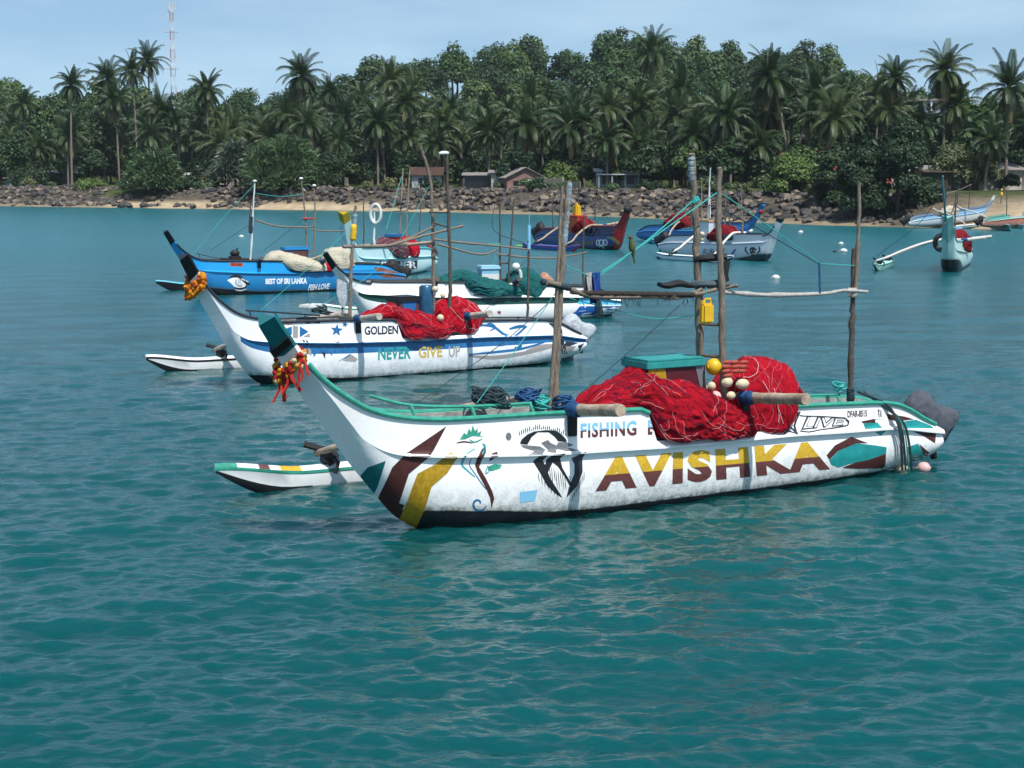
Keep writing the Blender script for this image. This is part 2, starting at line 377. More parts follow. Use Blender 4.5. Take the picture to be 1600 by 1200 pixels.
    # --- painted marks lie on the hull's skin
    def skin(s, tris, mats, name, off=.004):
        """tris: list of (2-D vertices, faces, material index) in photo pixels"""
        mb = MB()
        for V, F, mi in tris:
            cx_, cy_ = sum(p[0] for p in V) / len(V), sum(p[1] for p in V) / len(V); P = [s.near_hit(x, y, cx_, cy_, off) for x, y in V]; idx = {}; vv = []
            for f in F:
                q = [P[i] for i in f]
                if any(p is None for p in q): continue
                if max((q[a] - q[a - 1]).length for a in range(len(q))) > .6: continue
                ff = []
                for i in f:
                    if i not in idx: idx[i] = len(vv); vv.append(P[i])
                    ff.append(idx[i])
                mb.add([], []); 
                mb.f.append(tuple(len(mb.v) + k for k in ff)); mb.m.append(mi)
            mb.v += [tuple(p) for p in vv]
        if mb.f: return mb.build(name, mats, s.hull, True)
def poly2(pts, step=5.0, mi=0):
    P = [Vector(p) for p in pts]; n = len(P); V = []; 
    for i in range(n):
        a, b = P[i], P[(i + 1) % n]; k = max(1, int((b - a).length / step))
        V += [a.lerp(b, t / k) for t in range(k)]
    nb = len(V); lo = (min(p.x for p in V), min(p.y for p in V)); hi = (max(p.x for p in V), max(p.y for p in V))
    y = lo[1] + step * .5
    while y < hi[1]:
        x = lo[0] + step * .5
        while x < hi[0]: V.append(Vector((x, y))); x += step
        y += step
    r = geometry.delaunay_2d_cdt(V, [], [list(range(nb))], 1, 1e-4)
    return [tuple(v) for v in r[0]], r[2], mi
def stroke(pts, w, mi=0, n=5, taper=True):
    P = [Vector((p[0], p[1], 0)) for p in pts]; P = smooth_path(P, n) if len(P) > 2 else [P[0].lerp(P[1], k / n) for k in range(n + 1)]
    L, Rr = [], []
    for i, p in enumerate(P):
        t = (P[min(i + 1, len(P) - 1)] - P[max(i - 1, 0)]); 
        if t.length < 1e-9: t = Vector((1, 0, 0))
        t.normalize(); nn = Vector((-t.y, t.x, 0)); q = i / (len(P) - 1); ww = w * (.25 + .75 * math.sin(math.pi * min(max(q, .03), .97)) ** .6 if taper else 1) / 2
        L.append(p + nn * ww); Rr.append(p - nn * ww)
    V = [(p.x, p.y) for p in L + Rr]; m = len(L)
    return V, [(i, i + 1, m + i + 1, m + i) for i in range(m - 1)], mi
def text2(body, quad, mi=0, split=None, bold=0.0, shear=0.0, step=4.0, space=1.0):
    """lettering stretched into a quad of photo pixels (bl, br, tr, tl); split=(height, lower material)"""
    cu = bpy.data.curves.new('t', 'FONT'); cu.body = body; cu.offset = bold; cu.shear = shear; cu.resolution_u = 3; cu.space_character = space
    ob = bpy.data.objects.new('t', cu); C.objects.link(ob); dg = bpy.context.evaluated_depsgraph_get(); dg.update()
    me = ob.evaluated_get(dg).to_mesh(); bm = bmesh.new(); bm.from_mesh(me); ob.evaluated_get(dg).to_mesh_clear()
    bpy.data.objects.remove(ob); bpy.data.curves.remove(cu)
    bmesh.ops.triangulate(bm, faces=bm.faces)
    xs = [v.co.x for v in bm.verts]; ys = [v.co.y for v in bm.verts]; x0, x1, y0, y1 = min(xs), max(xs), min(ys), max(ys)
    for v in bm.verts: v.co = Vector(((v.co.x - x0) / (x1 - x0), (v.co.y - y0) / (y1 - y0), 0))
    if split: bmesh.ops.bisect_plane(bm, geom=bm.verts[:] + bm.edges[:] + bm.faces[:], plane_co=(0, split[0], 0), plane_no=(0, 1, 0))
    bl, br, tr, tl = [Vector(q) for q in quad]; wq = (br - bl).length; hq = (tl - bl).length
    for k in range(1, int(wq / (step * 2)) + 1): bmesh.ops.bisect_plane(bm, geom=bm.verts[:] + bm.edges[:] + bm.faces[:], plane_co=(k * step * 2 / wq, 0, 0), plane_no=(1, 0, 0))
    for k in range(1, int(hq / step) + 1): bmesh.ops.bisect_plane(bm, geom=bm.verts[:] + bm.edges[:] + bm.faces[:], plane_co=(0, k * step / hq, 0), plane_no=(0, 1, 0))
    bm.verts.index_update(); out = {mi: []}
    V = [tuple(bl.lerp(br, v.co.x).lerp(tl.lerp(tr, v.co.x), v.co.y)) for v in bm.verts]
    A, B = [], []
    for f in bm.faces:
        (B if split and f.calc_center_median().y < split[0] else A).append(tuple(v.index for v in f.verts))
    bm.free(); res = [(V, A, mi)]
    if split: res.append((V, B, split[1]))
    return res

white = (.80, .81, .80)
M_green = mat('teal_green_paint', (.045, .33, .24), .35, .4, .35, 12)
M_teal = mat('dark_teal_paint', (.008, .15, .16), .4, .4, .3, 10)
M_brown = mat('brown_paint', (.075, .022, .020), .5, .3, .35, 14)
M_gold = mat('gold_paint', (.44, .27, .015), .5, .3, .4, 16)
M_gold2 = mat('letter_gold', (.60, .38, .03), .5, .3, .3, 22)
M_lbrown = mat('letter_brown', (.135, .045, .042), .5, .3, .4, 22)
M_black = mat('black_paint', (.012, .013, .016), .45, .35)
M_dark = mat('dark_grey_paint', (.03, .033, .045), .45, .35, .3, 10)
M_grey = mat('grey_paint', (.16, .17, .19), .5, .3, .25, 12)
M_sky = mat('light_blue_paint', (.20, .48, .68), .45, .35)
M_blue = mat('blue_paint', (.02, .15, .36), .4, .4, .3, 9)
M_cyan = mat('cyan_paint', (.03, .30, .36), .4, .4)
M_tealp = mat('camo_teal', (.015, .26, .26), .4, .4, .25, 8)
M_whitep = mat('white_paint', (.78, .79, .79), .4, .4, .1, 8)
M_orange = mat('orange_paint', (.55, .10, .03), .5, .3, .3, 20)
M_redp = mat('red_paint', (.42, .02, .02), .45, .35, .25, 9)
M_deck = mat('deck_grey', (.34, .36, .35), .7, .2, .5, 9)
M_wood = mat('weathered_pole', (.30, .25, .20), .8, .15, 0, 9, (.12, .095, .075), .6, 26, stretch=(7, 7, .8), coord='Object')
M_wood2 = mat('dark_pole', (.12, .10, .085), .8, .15, .5, 20, None, .5, 40)
M_beam = mat('beam_wood', (.46, .37, .28), .75, .15, 0, 6, (.21, .16, .12), .5, 30)
M_rope = mat('teal_rope', (.05, .42, .38), .7, .2, .3, 40)
M_rope2 = mat('dark_rope', (.03, .05, .06), .8, .1)
M_rope3 = mat('white_rope', (.62, .62, .60), .8, .1)
M_ropeb = mat('blue_rope', (.03, .09, .22), .8, .1, .4, 40)
M_rubber = mat('black_rubber', (.015, .016, .018), .6, .3)

angB1 = math.atan2(-.5152, -.8571)
B1 = Boat((645, 825), angB1, 'nearest white outrigger boat, teal prow tip, big gold and brown lettering on its side')
hm1 = hull_mat('hull_white', white, white, (.010, .011, .014))
B1.make_hull(hm1, M_deck, None, M_teal)
B1.gunwale(M_green)
# ---------------------------------------------------------------- boat gear
def knotty(mb, pts, r, seed, n=8, mi=0):
    """a barked pole: uneven thickness, knots and slight crooks"""
    q = random.Random(seed); P = smooth_path(pts, 8) if len(pts) > 2 else [Vector(pts[0]).lerp(Vector(pts[1]), k / 14) for k in range(15)]
    P = [p + Vector((q.uniform(-1, 1), q.uniform(-1, 1), 0)) * r * .28 for p in P]
    rr = [r * (1.12 - .32 * i / (len(P) - 1)) * (1.0 + (.28 if q.random() < .12 else q.uniform(-.06, .06))) for i in range(len(P))]
    mb.tube(P, rr, n, mi, .05, seed)
def pole(b, pts, r, m=None, name='mast', seed=None):
    """pts: (px, py, y) seen in the photograph at lateral distance y"""
    mb = MB(); knotty(mb, [b.local(*p) for p in pts], r, seed if seed is not None else int(pts[0][0] * 7 + pts[0][1]))
    return mb.build(name, m or M_wood, b.root, True, 60)
def wrap(b, parent, p0, p1, r, m, turns=6, name='lashing', seed=0):
    """rope, rag or plastic wound tightly round a pole between two local points: a lumpy banded sleeve"""
    q = random.Random(seed); a = Vector(p0); d = Vector(p1) - a; N = turns * 3; mb = MB(); P, rr = [], []
    for i in range(N + 1):
        t = i / N; P.append(a + d * t + Vector((q.uniform(-.08, .08), q.uniform(-.08, .08), 0)) * r); rr.append(r * (1 + (.05 if i % 3 == 1 else -.02) + q.uniform(-.05, .05)) * (.8 if i in (0, N) else 1))
    mb.tube(P, rr, 10, 0, .06, seed)
    return mb.build(name, m, parent, True, 80)
def rope(b, pts, r=.008, m=None, sg=.0, name='rope'):
    P = [Vector(p) for p in pts]; out = []
    if len(P) == 2 and sg: out = sag(P[0], P[1], sg)
    else: out = smooth_path(P, 6)
    mb = MB(); mb.tube(out, r, 5); return mb.build(name, m or M_rope, b.root)
def rope_px(b, pts, r=.008, m=None, sg=.0): return rope(b, [b.local(*p) for p in pts], r, m, sg)
def coil(mb, c, R0, r, n, seed, mi=0, flat=.35):
    q = random.Random(seed); c = Vector(c)
    for k in range(n):
        ax = Vector((q.uniform(-.5, .5), q.uniform(-.5, .5), 1)).normalized(); u = ax.orthogonal().normalized(); w = ax.cross(u); rr = R0 * q.uniform(.55, 1)
        o = c + Vector((q.uniform(-.3, .3), q.uniform(-.3, .3), q.uniform(0, flat))) * R0
        mb.tube([o + (u * math.cos(a) + w * math.sin(a)) * rr for a in (j * .42 for j in range(16))], r, 5, mi)

def outrigger(b, x0, y=-3.4, ln=6.6, mats=None, beams=((-2.2, 1.6, 1.6), (-5.2, 1.75, 1.55)), bw=.085, lash=M_rubber, bm=None, r0=None, bound=True, stripes=None):
    """float: slim closed canoe with an upturned nose; mats = deck, rim, side, bottom"""
    mats = mats or [M_whitep, M_green, M_whitep, M_black]
    mb = MB(); N = 40; rings = []; W0 = .24
    for i in range(N + 1):
        t = i / N; x = x0 - ln * t; w = W0 * min(1, (.05 + 1.5 * t) ** .75) * (1 - ss(.86, 1.0, t) * .75); up = .16 * (1 - ss(0, .22, t)) + .05 * ss(.85, 1, t); bt = .5 * max(0, 1 - t / .17) ** 1.7
        zt = .26 + up; zb = min(-.14 + bt + .14 * ss(.88, 1, t), zt - .07); kx = -.12 * (1 - ss(0, .15, t))
        prof = [(0, zt + .055), (w * .55, zt + .045), (w * .95, zt + .01), (w * 1.06, zt), (w * 1.06, zt - .045), (w * .98, zt - .055), (w * .95, zb + (zt - zb) * .42), (w * .62, zb + (zt - zb) * .12), (0, zb)]
        ring = [Vector((x + kx * (1 - k / 8) * -1 * 0, y + p[0], p[1])) for k, p in enumerate(prof)] + [Vector((x, y - p[0], p[1])) for p in prof[-2:0:-1]]
        rings.append(ring)
    mb.loft(rings); n = len(rings[0])
    mm = [0, 0, 0, 1, 1, 2, 2 if True else 3, 3, 3, 3, 2, 2, 1, 1, 0, 0]
    for k in range(N * n):
        mb.m[k] = (stripes or {}).get(k // n, mm[k % n]) if mm[k % n] == 0 else (3 if (k % n) in (6, 9) and k // n < 9 else mm[k % n])
    for k in ():
        mb.m[k] = mm[k % n] if mm[k % n] != 2 else 2
    fl = mb.build('outrigger_float', mats, b.root, True, 35); b.float = fl
    for k, (bx, py, pz) in enumerate(beams):
        mb = MB(); c = bx - .25
        fx = bx + (1.85, 1.3)[k]
        P = [(bx, py, pz), (bx - .02, .42, pz - .13), (bx + .05, -.5, pz - .12), (bx + (fx - bx) * .35, -1.4, pz - .30), (bx + (fx - bx) * .7, -2.4, pz - .68), (fx, -3.05, .62), (fx + .1, y - .22, .44)]
        q = random.Random(k + int(x0 * 10)); P = smooth_path(P, 7)
        rr = [bw * (1.0 - .38 * i / (len(P) - 1)) * (1 + q.uniform(-.04, .04)) for i in range(len(P))]
        mb.tube(P, rr, 12, 0, .02, k)
        bo = mb.build('outrigger_beam', bm or M_beam, b.root, True, 50)
        if bound:
            wrap(b, bo, (bx, .62, pz - .12), (bx, .36, pz - .13), bw * 1.1, M_ropeb, 8, seed=k + 3)
            lb = MB(); lb.blob((fx, y, .42), (.14, .2, .13), 10, 7, 0, .35, 4, k); lb.tube([(fx - .14, y - .27, .2), (fx - .04, y - .26, .36), (fx + .06, y, .52), (fx - .04, y + .26, .36), (fx + .01, y + .25, .2)], .035, 6)
            lb.tube([(fx, y - .1, .5), (fx + .3, y - .22, .60)], .05, 6)
            lb.build('lashing', lash, bo)
            lb = MB(); lb.box((bx - .09, .405, 1.10), (bx + .05, .46, pz - .1), 0, .012); lb.build('rubber_pad', M_rubber, bo)

def storage_box(b, x0, x1, y0, y1, z0, z1, m, lid, panels=None, over=.04):
    mb = MB(); mb.box((x0, y0, z0), (x1, y1, z1 - .1), 0, .01); bx = mb.build('storage_box', m, b.root)
    mb = MB(); mb.box((x0 - over, y0 - over, z1 - .1), (x1 + over, y1 + over, z1), 0, .012); mb.box((x0 - over * .4, y0 - over * .4, z1), (x1 + over * .4, y1 + over * .4, z1 + .03), 0, .01); mb.build('lid', lid, bx)
    for pts, pm in panels or ():
        mb = MB(); P = [(x1 + (x0 - x1) * p[0], y1 + .003, z0 + (z1 - .1 - z0) * p[1]) for p in pts]; Q = [(p[0], p[1] + .004, p[2]) for p in P]
        mb.loft([P, Q]); mb.build('painted_panel', pm, bx, False)
    return bx

M_cover = mat('motor_cover_cloth', (.085, .095, .115), .85, .1, .3, 5, None, .8, 9)
def motor(b, x, z, m=None, s=1.0, leg=True):
    """outboard tilted up on the transom under a tied cloth cover"""
    e = empty('outboard_motor', (x, 0, z)); e.parent = b.root
    mb = MB(); rings = []
    # distance astern, top, bottom, half width
    pr = [(-.30, .30, .22, .05), (-.22, .46, .10, .15), (-.06, .58, -.04, .20), (.10, .57, -.18, .22), (.22, .47, -.28, .21), (.34, .36, -.34, .18), (.48, .31, -.30, .15), (.62, .28, -.16, .13), (.76, .24, .0, .10), (.84, .18, .10, .04)]
    P = smooth_path([(p[0], p[1], p[2]) for p in pr], 7); rd = smooth_path([(p[3], 0, 0) for p in pr], 7); N = 48
    for i, p in enumerate(P):
        rg = []; c = (p.y + p.z) / 2; h = (p.y - p.z) / 2
        for j in range(N):
            a = 2 * math.pi * j / N; d = Vector((p.x * 5, math.cos(a) * 1.2, math.sin(a) * 1.2))
            k = 1 + .11 * noise.noise(d) + .10 * (.5 - abs(noise.noise(d * 1.7 + Vector((7, 0, 0))))) + .15 * (.4 - abs(noise.noise(Vector((d.x * 1.2, d.y * 3.2, d.z * 3.2)) + Vector((2, 7, 0))))) + .03 * noise.noise(d * 7)
            rg.append(Vector((-p.x + .02 * noise.noise(d * 3), math.cos(a) * rd[i].x * k, c + math.sin(a) * h * k)) * s)
        rings.append(rg)
    mb.loft(rings); mb.build('motor_cover', m or M_cover, e, True, 80)
    mb = MB(); mb.tube([(-.15 * s, 0, -.05 * s), (-.28 * s, 0, -.30 * s), (-.36 * s, 0, -.52 * s)], [.12 * s, .09 * s, .05 * s], 10); mb.build('motor_leg', M_rubber, e)
    mb = MB(); mb.box((.12 * s, -.13 * s, -.26 * s), (.26 * s, .13 * s, .14 * s), 0, .02); mb.build('motor_bracket', M_rubber, e)
    return e

def net_mat(name, c, c2, stretch, c3=None):
    m = bpy.data.materials.new(name); m.use_nodes = True; n = m.node_tree.nodes; l = m.node_tree.links; p = n['Principled BSDF']; p.inputs['Roughness'].default_value = .75; p.inputs['Specular IOR Level'].default_value = .15
    t = n.new('ShaderNodeTexCoord'); mm = n.new('ShaderNodeMapping'); mm.inputs['Scale'].default_value = stretch; l.new(t.outputs['Object'], mm.inputs['Vector'])
    a = n.new('ShaderNodeTexNoise'); a.inputs['Scale'].default_value = 6; a.inputs['Detail'].default_value = 8; a.inputs['Roughness'].default_value = .75; a.inputs['Distortion'].default_value = 1.2; l.new(mm.outputs['Vector'], a.inputs['Vector'])
    rp = n.new('ShaderNodeValToRGB'); e = rp.color_ramp.elements; e[0].position = .33; e[0].color = tuple(c2) + (1,); e[1].position = .55; e[1].color = tuple(c) + (1,)
    x = e.new(.76); x.color = tuple(c3 or [min(1, v * 1.35 + .04) for v in c]) + (1,)
    l.new(a.outputs['Fac'], rp.inputs['Fac']); l.new(rp.outputs['Color'], p.inputs['Base Color'])
    bp = n.new('ShaderNodeBump'); bp.inputs['Strength'].default_value = 1; bp.inputs['Distance'].default_value = .035; l.new(a.outputs['Fac'], bp.inputs['Height']); l.new(bp.outputs['Normal'], p.inputs['Normal'])
    return m
N_red = net_mat('red_net', (.48, .003, .016), (.15, .001, .007), (1.6, 8, 6), (.56, .02, .04))
N_dred = net_mat('dull_red_net', (.20, .008, .014), (.05, .002, .006), (3, 7, 5), (.30, .03, .03))
N_redv = net_mat('red_net_drape', (.50, .003, .018), (.20, .001, .009), (8, 8, .9), (.60, .05, .07))
N_teal = net_mat('teal_net', (.012, .115, .115), (.004, .05, .055), (2, 6, 5))
N_canvas = net_mat('canvas_sheet', (.50, .46, .36), (.34, .31, .24), (1.5, 2.5, 3), (.62, .58, .47))
N_grey = net_mat('plastic_sheet', (.52, .56, .60), (.22, .26, .30), (2, 4, 4), (.8, .82, .84))

def net_surface(prof, back=-.36, base=1.0, nx=11):
    """prof rows: x, top z, front y, front bottom z"""
    P = smooth_path([(p[0], p[1], p[2]) for p in prof], nx); Bz = smooth_path([(p[0], p[3], 0) for p in prof], nx)
    rows = []
    for p, q in zip(P, Bz):
        x, zt, yf, zb = p.x, p.y, p.z, q.y; h = zt - zb
        sec = [(back * .85, min(base, zt - .02)), (back, base + (zt - base) * .5), (back * .75, zt - .10 * h), (back * .3, zt - .01 * h), (yf * .25, zt), (yf * .68, zt - .12 * h), (yf * .95, zt - .42 * h), (yf * 1.02, zb + .3 * h), (yf * .99, zb + .06 * h), (yf * .9, zb)]
        rows.append(smooth_path([(x, a, c) for a, c in sec], 9))
    return rows
def heap(b, prof, m, label, cat, name, group=None, back=-.36, base=1.0, amp=.06, seed=0, cords=((M_rope3, 26),), fine=1.0, cord_r=.003, vertical=False):
    rows = net_surface(prof, back, base); n, k = len(rows), len(rows[0]); q = random.Random(seed); out = []
    for i, r in enumerate(rows):
        end = min(1, min(i, n - 1 - i) / 6)
        rr = []
        for j, p in enumerate(r):
            c = Vector((p.x, .05, (r[0].z + r[k // 2].z) / 2)); d = (p - c); d.normalize()
            w_ = Vector((p.x * (11 if vertical else 2.6), p.y * 5, p.z * (1.6 if vertical else 9))) + Vector((0, seed, 0)); w_ += Vector((noise.noise(p * 3), noise.noise(p * 3 + Vector((5, 0, 0))), noise.noise(p * 3 + Vector((0, 5, 0))))) * 1.1
            fold = 1 - 2 * abs(noise.noise(w_)); fold2 = 1 - 2 * abs(noise.noise(w_ * 2.3 + Vector((3, 1, 0))))
            a = noise.noise(p * 2.6 + Vector((seed, 0, 0))) * amp * 1.2 + (fold - .5) * amp * .6 * fine + (fold2 - .5) * amp * .28 * fine + noise.noise(p * 24) * amp * .22 * fine
            pp = p + d * a * (.25 + .75 * end)
            if end < 1: pp = c.lerp(pp, .55 + .45 * end) if end > 0 else c.lerp(pp, .35)
            rr.append(pp)
        out.append(rr)
    mb = MB(); mb.loft(out, True, True)
    ob = mb.thing(name, m, b.M, label, cat, group, True, b.rz, True, 85); ob.scale = (b.scale,) * 3
    inv = Matrix.Translation(-(b.Mi @ ob.location))
    for cm, cnt in cords:
        cb = MB()
        for _ in range(cnt):
            i = q.uniform(1, n - 2); j = q.uniform(k * .25, k - 3); ang = q.gauss(1.4 if vertical else .35, .5); pts = []
            for st in range(q.randint(7, 15)):
                ii = int(min(max(i, 1), n - 2)); jj = int(min(max(j, 2), k - 2)); fi = min(max(i - ii, 0), 1); fj = min(max(j - jj, 0), 1)
                p = out[ii][jj].lerp(out[min(ii + 1, n - 1)][jj], fi).lerp(out[ii][min(jj + 1, k - 1)].lerp(out[min(ii + 1, n - 1)][min(jj + 1, k - 1)], fi), fj)
                c = Vector((p.x, .05, (rows[ii][0].z + rows[ii][k // 2].z) / 2)); d = (p - c).normalized(); pts.append(p + d * .012)
                i += math.cos(ang) * 1.6; j += math.sin(ang) * 1.9; ang += q.gauss(0, .3)
            cb.tube(smooth_path(pts, 2), cord_r, 4)
        cb.v = [tuple(inv @ Vector(v)) for v in cb.v]
        o = cb.build('net_cord', cm, ob); o['kind'] = 'stuff'
    return ob
def buoy(M, c, r, m, label, group, rz=0, long=1.0, name='net_float', cat='float'):
    mb = MB(); mb.blob(c, (r * long, r, r), 16, 10, 0, .04, 2, int(c[0] * 100)); mb.tube([Vector(c) + Vector((-r * long * 1.08, 0, 0)), Vector(c) + Vector((r * long * 1.08, 0, 0))], r * .22, 8)
    return mb.thing(name, m, M, label, cat, group, True, rz)
M_cream = mat('cream_foam', (.62, .53, .36), .6, .3, .2, 14)
M_pinkf = mat('pink_foam', (.62, .40, .38), .6, .3, .2, 14)
M_yel = mat('yellow_plastic', (.70, .42, .015), .4, .45, .15, 9)
M_redfl = mat('dull_red_foam', (.36, .07, .05), .7, .2, .3, 14)
M_pvc = mat('pale_plastic', (.62, .64, .62), .4, .4, .1, 8)

def garland(b, u, label, mats, seed=0, ribbons=True, size=1.0, row=9):
    """flowers and tied cloth strips round the prow"""
    q = random.Random(seed); o, inn = b.profile(u); K, Cc = o[0], o[10]; mb = MB()
    loopp = [Vector((Cc.x - .05, Cc.y + .02, Cc.z)), Vector((Cc.x, Cc.y + .05, Cc.z - .03)), K.lerp(Cc, .5) + Vector((.06, .05, -.05)), K + Vector((.07, 0, -.05)), K.lerp(Vector((Cc.x, -Cc.y, Cc.z)), .5) + Vector((.06, -.05, -.05)), Vector((Cc.x, -Cc.y - .05, Cc.z - .03)), Vector((Cc.x - .05, -Cc.y - .02, Cc.z)), Vector((Cc.x - .1, 0, Cc.z + .02)), Vector((Cc.x - .05, Cc.y + .02, Cc.z))]
    P = smooth_path(loopp, 6)
    for rr in range(row // 3):
        for i, p in enumerate(P):
            mb.blob(p + Vector((q.uniform(-.03, .03), q.uniform(-.03, .03), -.06 * rr * size + q.uniform(-.03, .03))), .042 * size * q.uniform(.7, 1.25), 7, 5, q.choice((0, 0, 1, 1, 2)), .5, 5, i + 40 * rr)
    if ribbons:
        for k in range(9):
            a = loopp[q.choice((1, 2, 2, 3))]; L = q.uniform(.2, .42); w = q.uniform(.015, .032); sx_, sy_ = q.uniform(-.12, .1), q.uniform(-.05, .12); pts = [a + Vector((sx_ * t * t + .02 * math.sin(t * 6 + k), sy_ * t + .03, -L * t)) for t in (j / 8 for j in range(9))]
            fr = [[p + Vector((w * (1 - .3 * i / 8), 0, 0)), p + Vector((0, .012, 0)), p - Vector((w, 0, 0)), p - Vector((0, .012, 0))] for i, p in enumerate(pts)]
            mb.loft(fr, True, True, 3)
    return mb.thing('garland', mats, b.M, label, 'garland', 'flower garlands tied round the prows', False, b.rz)
G1 = [mat('marigold', (.62, .27, .02), .8, .1, .4, 30), mat('garland_red', (.35, .02, .015), .8, .1, .4, 30), mat('garland_cream', (.60, .48, .30), .8, .1, .3, 30), mat('red_ribbon', (.42, .025, .015), .7, .2, .35, 14)]
G2 = [mat('marigold_orange', (.60, .19, .015), .8, .1, .4, 30), mat('marigold_deep', (.45, .10, .02), .8, .1, .4, 30), mat('marigold', (.62, .27, .02)), G1[3]]

# ---------------------------------------------------------------- nearest boat: painted marks
z1 = lambda P: [(320 + x / 2.963, 460 + y / 2.963) for x, y in P]
z2 = lambda P: [(760 + x / 3.2425, 460 + y / 3.243) for x, y in P]
z3 = lambda P: [(1080 + x / 3.478, 520 + y / 3.478) for x, y in P]
ze = lambda P: [(800 + x / 7.5, 600 + y / 7.5) for x, y in P]
def marks_near():
    b = B1
    b.skin([poly2(z1([(715, 845), (755, 800), (838, 770), (800, 890), (778, 935), (748, 890)]), mi=0),
            poly2(z1([(1118, 610), (1045, 748), (945, 830), (900, 965), (925, 975), (890, 1040), (845, 995), (800, 945), (832, 880), (868, 800), (930, 738)]), mi=1),
            poly2(z1([(1140, 730), (1170, 755), (1120, 830), (1050, 890), (1020, 990), (978, 1082), (900, 1040), (935, 965), (965, 880), (985, 830), (1060, 790)]), mi=2)],
           [M_teal, M_brown, M_gold], 'bow_stripe', .005)
    T = [poly2(z1([(1180, 672), (1200, 640), (1212, 650), (1222, 620), (1232, 637), (1240, 605), (1250, 634), (1262, 618), (1263, 642), (1280, 632), (1274, 655), (1300, 660), (1240, 655), (1205, 670)]), 3, 0),
         stroke(z1([(1165, 688), (1200, 682), (1240, 688)]), 2.4, 1), stroke(z1([(1225, 672), (1250, 684), (1285, 668)]), 2.2, 0),
         stroke(z1([(1285, 690), (1296, 705), (1285, 740)]), 3.5, 2),
         poly2(z1([(1283, 715), (1300, 705), (1302, 735), (1280, 770), (1270, 800), (1300, 850), (1330, 910), (1340, 945), (1327, 990), (1320, 940), (1295, 885), (1262, 825), (1250, 790), (1262, 755)]), 3, 1),
         poly2(z1([(1330, 735), (1355, 728), (1358, 750), (1330, 765), (1315, 775)]), 3, 1),
         poly2(z1([(1308, 798), (1340, 785), (1375, 788), (1368, 805), (1330, 818), (1312, 815)]), 3, 0),
         stroke(z1([(1250, 715), (1215, 740), (1190, 785), (1215, 815), (1250, 845)]), 3, 2), stroke(z1([(1235, 760), (1225, 790), (1250, 830), (1285, 880), (1310, 910)]), 1.6, 3),
         stroke(z1([(1310, 790), (1300, 830), (1320, 815)]), 2, 2)]
    T.append(stroke(z1([(1235 + 32 + (38 - 3.2 * k) * math.cos(.3 + k * .62) * 1.0, 968 + (38 - 3.2 * k) * math.sin(.3 + k * .62)) for k in range(11)]), 3.2, 3))
    b.skin(T, [M_green, M_brown, M_cyan, M_blue], 'seahorse_painting')
    b.skin([poly2([(794.5 + 4.4 * math.cos(a), 682 + 6.3 * math.sin(a)) for a in (k * .5236 for k in range(12))], 3, 0), poly2(z1([(1458, 915), (1540, 905), (1528, 955), (1460, 965)]), 4, 1)], [M_grey, M_sky], 'hull_patch')
    q = random.Random(5)
    T = [poly2(ze([(90, 700), (110, 650), (180, 590), (260, 555), (400, 540), (510, 545), (580, 590), (635, 650), (640, 680), (540, 670), (500, 620), (430, 565), (300, 565), (230, 620), (190, 690), (180, 710)]), 3, 0),
         poly2(ze([(100, 712), (180, 718), (330, 732), (392, 772), (360, 820), (190, 830), (262, 790), (130, 745)]), 3, 1),
         poly2(ze([(340, 690), (420, 655), (450, 690), (520, 720), (540, 682), (640, 682), (720, 715), (640, 740), (780, 782), (640, 790), (522, 762), (515, 810), (420, 800), (420, 770), (370, 720)]), 3, 1)]
    for k in range(24): 
        x = 85 + 23.5 * k; y = 640 - 100 * math.sin(math.pi * (k + 2.5) / 28) ; T.append(stroke(ze([(x, y - q.uniform(30, 75)), (x + 2, y - 8)]), 1.3, 0, 3))
    T += [poly2(z2([(235, 845), (275, 815), (310, 815), (285, 842), (300, 870), (322, 930), (385, 1030), (358, 1015), (308, 970), (275, 910)]), 3, 0),
          poly2(z2([(292, 880), (305, 835), (340, 812), (402, 806), (372, 832), (385, 880), (420, 940), (440, 970), (425, 976), (400, 930), (362, 872), (335, 852), (310, 905)]), 3, 0),
          poly2(z2([(430, 830), (508, 795), (485, 832), (487, 900), (460, 970), (405, 1030), (416, 980), (445, 910), (446, 862)]), 3, 2)]
    for k in range(10): T.append(stroke(z2([(318 + 11 * k, 868 + 5 * k + q.uniform(0, 10)), (326 + 11 * k, 930 + q.uniform(0, 60))]), 1.0, 0, 3))
    for k in range(7): T.append(stroke(z2([(262 + 16 * k, 905 + 14 * k), (268 + 15 * k, 950 + 14 * k)]), 1.0, 0, 3)); T.append(stroke(z2([(495 - 9 * k, 900 + 17 * k), (493 - 10 * k, 945 + 17 * k)]), 1.0, 0, 3))
    b.skin(T, [M_black, M_grey, M_dark], 'emblem_painting')
    b.skin(text2('FISHING  B', [(907, 684.5), (1024, 679), (1024, 655.5), (907, 661.5)], 0, (.5, 1), .03, 0, space=1.1), [M_sky, M_lbrown], 'lettering')
    b.skin(text2('AVISHKA', [(930, 768.5), (1297, 733.5), (1288, 688.5), (936, 715.5)], 0, (.47, 1), .055, 0, space=1.18), [M_gold2, M_lbrown], 'lettering')
    b.skin(text2('DFAR-8515', [(1324, 652.6), (1354.5, 650.8), (1354.5, 640.5), (1324, 642)], 0, None, .025), [M_brown], 'lettering')
    T = [stroke(z3(P), w, 0, 2, False) for P, w in (([(412, 462), (455, 508), (488, 455), (528, 508), (582, 438), (590, 435)], 3.6), ([(585, 440), (560, 505), (578, 552)], 3.0), ([(445, 545), (478, 512), (510, 548), (538, 512), (574, 552)], 2.6), ([(440, 552), (510, 528), (575, 555)], 2.0), ([(590, 534), (640, 540), (700, 528), (850, 503), (838, 470)], 2.2), ([(600, 448), (605, 452), (835, 462), (852, 500)], 1.6))]
    T += text2('LIVE', z3([(596, 528), (846, 502), (836, 462), (606, 452)]), 0, None, .05, .25)
